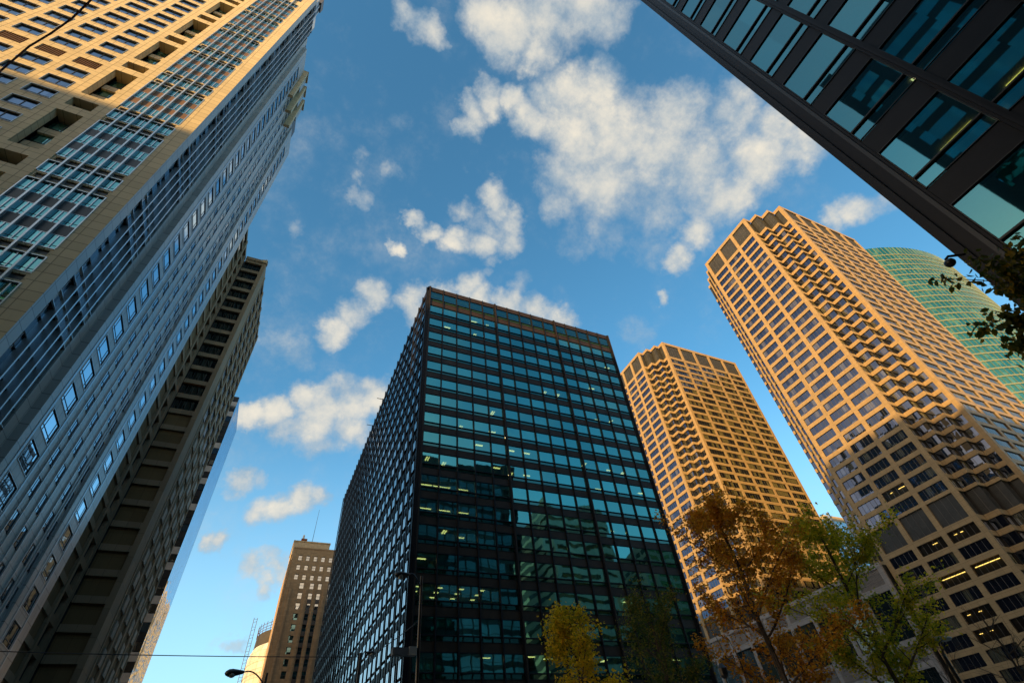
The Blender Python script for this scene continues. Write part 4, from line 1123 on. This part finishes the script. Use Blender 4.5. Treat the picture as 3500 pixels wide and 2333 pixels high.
city_block(-240, -200, 190, 252, 252.0, 'precast', 'g_dark', 'added tall dark slab out of view, darkening the lower windows of the near granite tower', 3.9, 6, 2.0)  # unseen slab added so those windows mirror something dark instead of sky
city_block(22, 56, 445, 570, 156.0, 'deco2', 'g_dark', 'sunlit stone block far down the street mirrored in the slender glass tower', 3.9, 5, 2.2)
city_block(150, 215, -100, -52, 92.0, 'podstone', 'g_dark', 'pale office slab mirrored at the right of the teal glass', 3.9, 5, 1.8)
city_block(110, 140, -30, -8, 46.0, 'precast', 'g_dark', 'low brown block across the plaza mirrored in the glass')

# ------------------------------------------------------------------ street lamps, wires, camera
def base_of(x, y, Y):   # ground point below a direction, at depth Y
    r_ = ray(x, y); return r_[0] / r_[1] * Y
def cobra(name, label, px, Y, H, head_dx, scale=1.0, box=False):
    X = px; t = thing(name, label, 'street lamp', (X, Y, 0.13), 'cobra head street lamps')
    m = MB(); m.tube([(X, Y, 0.13), (X, Y, 0.9), (X, Y, 0.95), (X, Y, H)], [0.16, 0.14, 0.09, 0.055], 'lampblack', 10); m.build('pole', t)
    ax = X + head_dx; pts = []
    for i in range(9):
        s = i / 8; pts.append((X + head_dx * s * 0.85, Y, H - 0.55 + 0.62 * math.sin(s * math.pi * 0.62)))
    m = MB(); m.tube(pts, 0.035, 'lampblack', 6); m.build('arm', t)
    hz = pts[-1][2]; sg = 1 if head_dx > 0 else -1
    m = MB(); hx = pts[-1][0]
    prof = [(0.02, -0.05), (0.07, 0.02), (0.12, 0.25), (0.16, 0.45), (0.15, 0.6), (0.08, 0.72), (0.01, 0.76)]
    prof = [(a * scale, b * scale) for a, b in prof]
    m.lathe((hx, Y, hz), prof, 'lampblack', 12, axis=(sg, 0, -0.06)); hd = m.build('lamp_head', t, smooth=True)
    m = MB(); m.lathe((hx + sg * 0.45 * scale, Y, hz - 0.10 * scale), [(0.15 * scale, 0.03), (0.15 * scale, -0.02), (0.12 * scale, -0.09), (0.06 * scale, -0.13), (0.0, -0.14)], 'lens', 12); m.build('lens', t, smooth=True)
    if box:
        m = MB(); m.box(X - 1.00, X - 0.38, Y - 0.12, Y + 0.12, 6.85, 7.10, 'greybox'); m.box(X - 0.38, X - 0.10, Y - 0.14, Y + 0.14, 6.86, 7.13, 'whitebox'); m.build('camera_box', t)
    return t
cobra('street_lamp', 'black cobra lamp at the bottom left reaching over the sky', 1.06, 33.0, 8.9, -1.35, 1.15)
cobra('street_lamp', 'cobra lamp on a tall pole against the black block corner, with a grey box', 5.80, 21.0, 9.75, -0.62, 0.8, True)
cobra('street_lamp', 'small dark cobra lamp head in front of the silvery side windows', 5.75, 33.0, 9.9, 0.35, 0.75)

def twin_lamp():
    X, Y = 31.0, 16.9
    t = thing('twin_lamp', 'twin headed pale green lamp on a black pole beside the bare tree', 'street lamp', (X, Y, 0.13))
    m = MB(); m.tube([(X, Y, 0.13), (X, Y, 6.2), (X + 0.2, Y, 6.8)], [0.12, 0.08, 0.05], 'lampblack', 10); m.build('pole', t)
    for (dx, sc_) in ((0.75, 1.15), (0.15, 0.8)):
        m = MB(); m.lathe((X + 0.2 + dx, Y, 7.0), [(0.0, 0.14), (0.14 * sc_, 0.11), (0.25 * sc_, 0.04), (0.27 * sc_, 0.0)], 'lampshell', 14)
        m.lathe((X + 0.2 + dx, Y, 7.0), [(0.27 * sc_, 0.0), (0.2 * sc_, -0.06), (0.0, -0.09)], 'lens', 14); m.build('lamp_head', t, smooth=True)
    m = MB(); m.tube([(X + 0.2, Y, 6.8), (X + 0.95, Y, 7.1)], 0.03, 'lampblack', 6); m.build('arm', t)
    m = MB(); m.box(X - 0.16, X + 0.1, Y - 0.2, Y - 0.08, 4.55, 4.75, 'whitebox'); m.build('sign_bracket', t)
twin_lamp()

def plaza_post(x, y, lab):
    t = thing('plaza_lamp', lab, 'lamp post', (x, y, 0.13))
    m = MB(); m.tube([(x, y, 0.13), (x, y, 4.9)], [0.08, 0.05], 'lampblack', 8); m.build('pole', t)
    m = MB(); m.lathe((x, y, 4.9), [(0.05, 0), (0.14, 0.1), (0.16, 0.3), (0.05, 0.45), (0, 0.46)], 'lampblack', 10); m.build('lamp_head', t)
plaza_post(14.8, 15.1, 'slim black lamp post under the orange tree at the lower edge')

t = thing('camera_dome', 'black camera dome hanging off the corner of the near building', 'security camera', (16.4, 2.1, 12.6))
m = MB(); m.tube([(16.55, 2.0, 12.75), (16.2, 2.25, 12.8), (15.95, 2.3, 12.6)], 0.04, 'lampblack', 6); m.build('bracket', t)
m = MB(); m.lathe((15.95, 2.3, 12.40), [(0.0, 0.16), (0.06, 0.14), (0.12, 0.10), (0.14, 0.04), (0.14, 0.0), (0.11, -0.06), (0.06, -0.10), (0, -0.11)], 'lampblack', 16); m.build('dome', t, smooth=True)

def cable(name, label, pts, r_, mat, sag=0.0, n=24):
    P = [Vector(p) for p in pts]; q = []
    for a, b in zip(P[:-1], P[1:]):
        for i in range(n):
            s = i / n; v = a.lerp(b, s); v.z -= sag * 4 * s * (1 - s); q.append(v)
    q.append(P[-1]); m = MB(); m.tube(q, r_, mat, 5)
    o = m.build(name); o['label'] = label; o['category'] = 'cable'; return o
cable('span_wire', 'thin wire strung across the street low in the frame between facades', [(-24.6, 34.0, 10.35), (5.95, 33.2, 9.75)], 0.022, 'wire', 0.25)
cable('span_wire', 'short wire crossing the silvery windows between two lamp poles', [(5.75, 33.0, 9.5), (5.8, 21.2, 8.1)], 0.018, 'wire', 0.12)
wp = []
for (x, y) in ((380, -90), (311, 0), (244, 65), (174, 114), (99, 159), (0, 244), (-120, 360)):
    d = ray(x, y); s = (9.4 - 1.7) / d[2]; wp.append(tuple(CAMP + d * s))
cable('overhead_cable', 'dark red cable crossing the sunlit limestone in the top left corner', wp, 0.012, 'redwire', 0, 6)

# ------------------------------------------------------------------ trees
def tree(name, label, x, y, H, crown, spread, leafmat_, nleaf, leaf=0.11, seed=1, lean=(0, 0), trunk=0.13, group=None, base=0.28, crown_shape=0.55, bare=False, levels=3, z0=0.13):
    rnd = random.Random(seed)
    t = thing(name, label, 'tree', (x, y, z0), group)
    m = MB(); tips = []
    def grow(p, d, ln, r_, lv):
        pts = [Vector(p)]; rr = [r_]; n = 5
        for i in range(n):
            d = (d + Vector((rnd.uniform(-1, 1), rnd.uniform(-1, 1), rnd.uniform(-0.5, 0.9))) * 0.10).normalized()
            pts.append(pts[-1] + d * ln / n); rr.append(r_ * (1 - 0.62 * (i + 1) / n))
        m.tube(pts, rr, 'bark', 7 if lv == 0 else (5 if lv == 1 else 4), False)
        if lv >= levels - 1:
            tips.extend(pts[1:]);
            return
        if lv >= 1: tips.extend(pts[3:])
        k = {0: 15, 1: 7, 2: 5}[lv]
        for j in range(k):
            s = (base + (1 - base) * (j + rnd.random()) / k) if lv == 0 else 0.2 + 0.8 * (j + rnd.random()) / k
            s = min(s, 0.98); i = int(s * n); f = s * n - i; q = pts[i].lerp(pts[i + 1], f)
            az = j * 2.4 + rnd.uniform(-0.5, 0.5); up = rnd.uniform(0.5, 1.3) if lv == 0 else rnd.uniform(0.2, 1.0)
            dd = Vector((math.cos(az), math.sin(az), up)).normalized()
            if lv > 0: dd = (d * 0.7 + Vector((rnd.uniform(-1, 1), rnd.uniform(-1, 1), rnd.uniform(-0.4, 1)))).normalized()
            prof = math.sin(math.pi * min(1, (s - base) / (1 - base) * 0.75 + 0.22)) if lv == 0 else 1
            l2 = (spread * (0.35 + 0.75 * prof) if lv == 0 else ln * rnd.uniform(0.35, 0.6))
            grow(q, dd, l2, max(0.008, rr[i] * rnd.uniform(0.38, 0.55)), lv + 1)
    grow((x, y, z0), Vector((lean[0], lean[1], 1)).normalized(), H * 0.96, trunk, 0)
    m.build('trunk', t)
    if bare: return t
    lm = MB()
    V = []; Fc = []
    cl = [p for p in tips if p.z > z0 + H * 0.22]
    # clump weights: some twigs are thick with leaves, others nearly bare
    wts = [max(0.12, mnoise.noise(p * 1.4 + Vector((seed, 0, 0))) + 0.5) for p in cl]
    for _ in range(nleaf):
        p = rnd.choices(cl, wts)[0]
        q = p + Vector((rnd.gauss(0, 0.2), rnd.gauss(0, 0.2), rnd.gauss(-0.03, 0.2)))
        s = leaf * rnd.uniform(0.55, 1.2)
        a = Vector((rnd.gauss(0, 1), rnd.gauss(0, 1), rnd.gauss(0, 0.6))).normalized()
        b = a.cross(Vector((rnd.gauss(0, 1), rnd.gauss(0, 1), rnd.gauss(0, 1)))).normalized(); c = a.cross(b) * s * 0.12
        k = len(V)
        V += [q - a * s * 0.5, q - a * s * 0.1 + b * s * 0.34 + c, q + a * s * 0.55, q - a * s * 0.1 - b * s * 0.34 + c]
        Fc.append((k, k + 1, k + 2, k + 3))
    lm.v = [tuple(v) for v in V]; lm.f = Fc; lm.m = [0] * len(Fc); lm.mats = [leafmat_]
    lm.build('crown', t)
    return t
S = 0.62
tree('street_tree', 'burnt orange autumn tree in front of the far granite tower', 21.6, 18.4, 13.2, 0, 3.35, 'leaf_orange', 19000, 0.155, 11, (-0.01, 0.0), 0.17)
tree('street_tree', 'tall green and yellow tree in front of the podium', 29.6, 18.6, 13.3, 0, 3.7, 'leaf_mixed', 18000, 0.17, 23, (0.0, 0.0), 0.17)
tree('street_tree', 'small golden yellow tree in front of the black block', 11.9, 19.8, 8.6, 0, 1.45, 'leaf_yellow', 8000, 0.15, 5, (0.02, 0.0), 0.09)
tree('street_tree', 'dim olive tree before the lower right of the black block', 19.6, 24.0, 10.2, 0, 2.5, 'leaf_dim', 9000, 0.13, 31, (0.0, 0.0), 0.11)
tree('bare_tree', 'leafless tree in front of the low right windows', 37.5, 17.0, 8.6, 0, 2.2, None, 0, 0.1, 8, (-0.1, 0.0), 0.10, bare=True)
tree('bare_tree', 'thin leafless tree half behind the green and yellow tree', 34.2, 20.0, 7.6, 0, 1.9, None, 0, 0.1, 9, (-0.05, 0.0), 0.08, bare=True)
tree('evergreen_tree', 'dark evergreen top in the bottom right corner', 38.8, 16.0, 6.3, 0, 1.5, 'leaf_ever', 9000, 0.12, 12, (0, 0), 0.1, base=0.1)

def overhang():
    """branches reaching in from the right, in front of the green tower"""
    rnd = random.Random(4)
    t = thing('plaza_tree', 'leafy branches reaching in at the right edge over the sky', 'tree', (13.2, 0.6, 0.13))
    m = MB(); tr = (13.2, 0.6)
    m.tube([(tr[0], tr[1], 0.13), (tr[0] - 0.1, tr[1] + 0.05, 3), (tr[0] - 0.1, tr[1] + 0.1, 6.5), (tr[0] - 0.3, tr[1] + 0.1, 9)], [0.16, 0.12, 0.08, 0.04], 'bark', 8)
    tw = MB(); V = []; Fc = []
    def at(px, py, D):
        d = ray(px, py); d = d / np.linalg.norm(d[:2]); return Vector(CAMP + d * D)
    # (start px,py) -> (end px,py), distance, leaf count
    br = [((3560, 980), (3180, 950), 10.2, 46), ((3560, 930), (3300, 880), 10.0, 80), ((3560, 900), (3420, 850), 10.0, 60), ((3560, 990), (3400, 930), 10.3, 90),
          ((3560, 1010), (3430, 980), 10.4, 70), ((3560, 1130), (3320, 1110), 9.8, 60), ((3560, 1110), (3390, 1060), 9.8, 80), ((3560, 1150), (3430, 1160), 9.9, 70),
          ((3560, 1170), (3450, 1190), 9.9, 30), ((3560, 1080), (3450, 1090), 10.0, 80), ((3560, 860), (3480, 800), 10.0, 30), ((3560, 960), (3480, 880), 10.2, 60), ((3560, 1060), (3480, 1040), 10, 50)]
    for (a, b, D, n) in br:
        A = at(*a, D + 0.4); B = at(*b, D); root = Vector((tr[0] - 0.1, tr[1] + 0.1, A.z - 0.8))
        mid = A.lerp(B, 0.5) + Vector((0, 0, 0.06))
        tw.tube([root, root.lerp(A, 0.6) + Vector((0, 0, 0.15)), A, mid, B], [0.035, 0.02, 0.012, 0.008, 0.004], 'bark', 5)
        for i in range(int(n * 1.5)):
            s = rnd.random() ** 0.8; p = A.lerp(B, s) + Vector((rnd.gauss(0, 0.07), rnd.gauss(0, 0.07), rnd.gauss(-0.04, 0.07)))
            L = rnd.uniform(0.08, 0.15); a_ = Vector((rnd.gauss(0, 0.6), rnd.gauss(0, 0.6), rnd.gauss(-0.7, 0.5))).normalized()
            b_ = a_.cross(Vector((rnd.gauss(0, 1), rnd.gauss(0, 1), rnd.gauss(0, 0.4)))).normalized(); c_ = a_.cross(b_) * L * 0.1
            k = len(V)
            V += [p, p + a_ * L * 0.3 + b_ * L * 0.28 + c_, p + a_ * L * 0.65 + b_ * L * 0.24 + c_, p + a_ * L, p + a_ * L * 0.65 - b_ * L * 0.24 + c_, p + a_ * L * 0.3 - b_ * L * 0.28 + c_]
            Fc.append((k, k + 1, k + 2, k + 3, k + 4, k + 5))
    m.build('trunk', t); tw.build('branch', t)
    lm = MB(); lm.v = [tuple(v) for v in V]; lm.f = Fc; lm.m = [0] * len(Fc); lm.mats = ['leaf_over']; lm.build('crown', t)
overhang()
print('objects', len(bpy.data.objects))
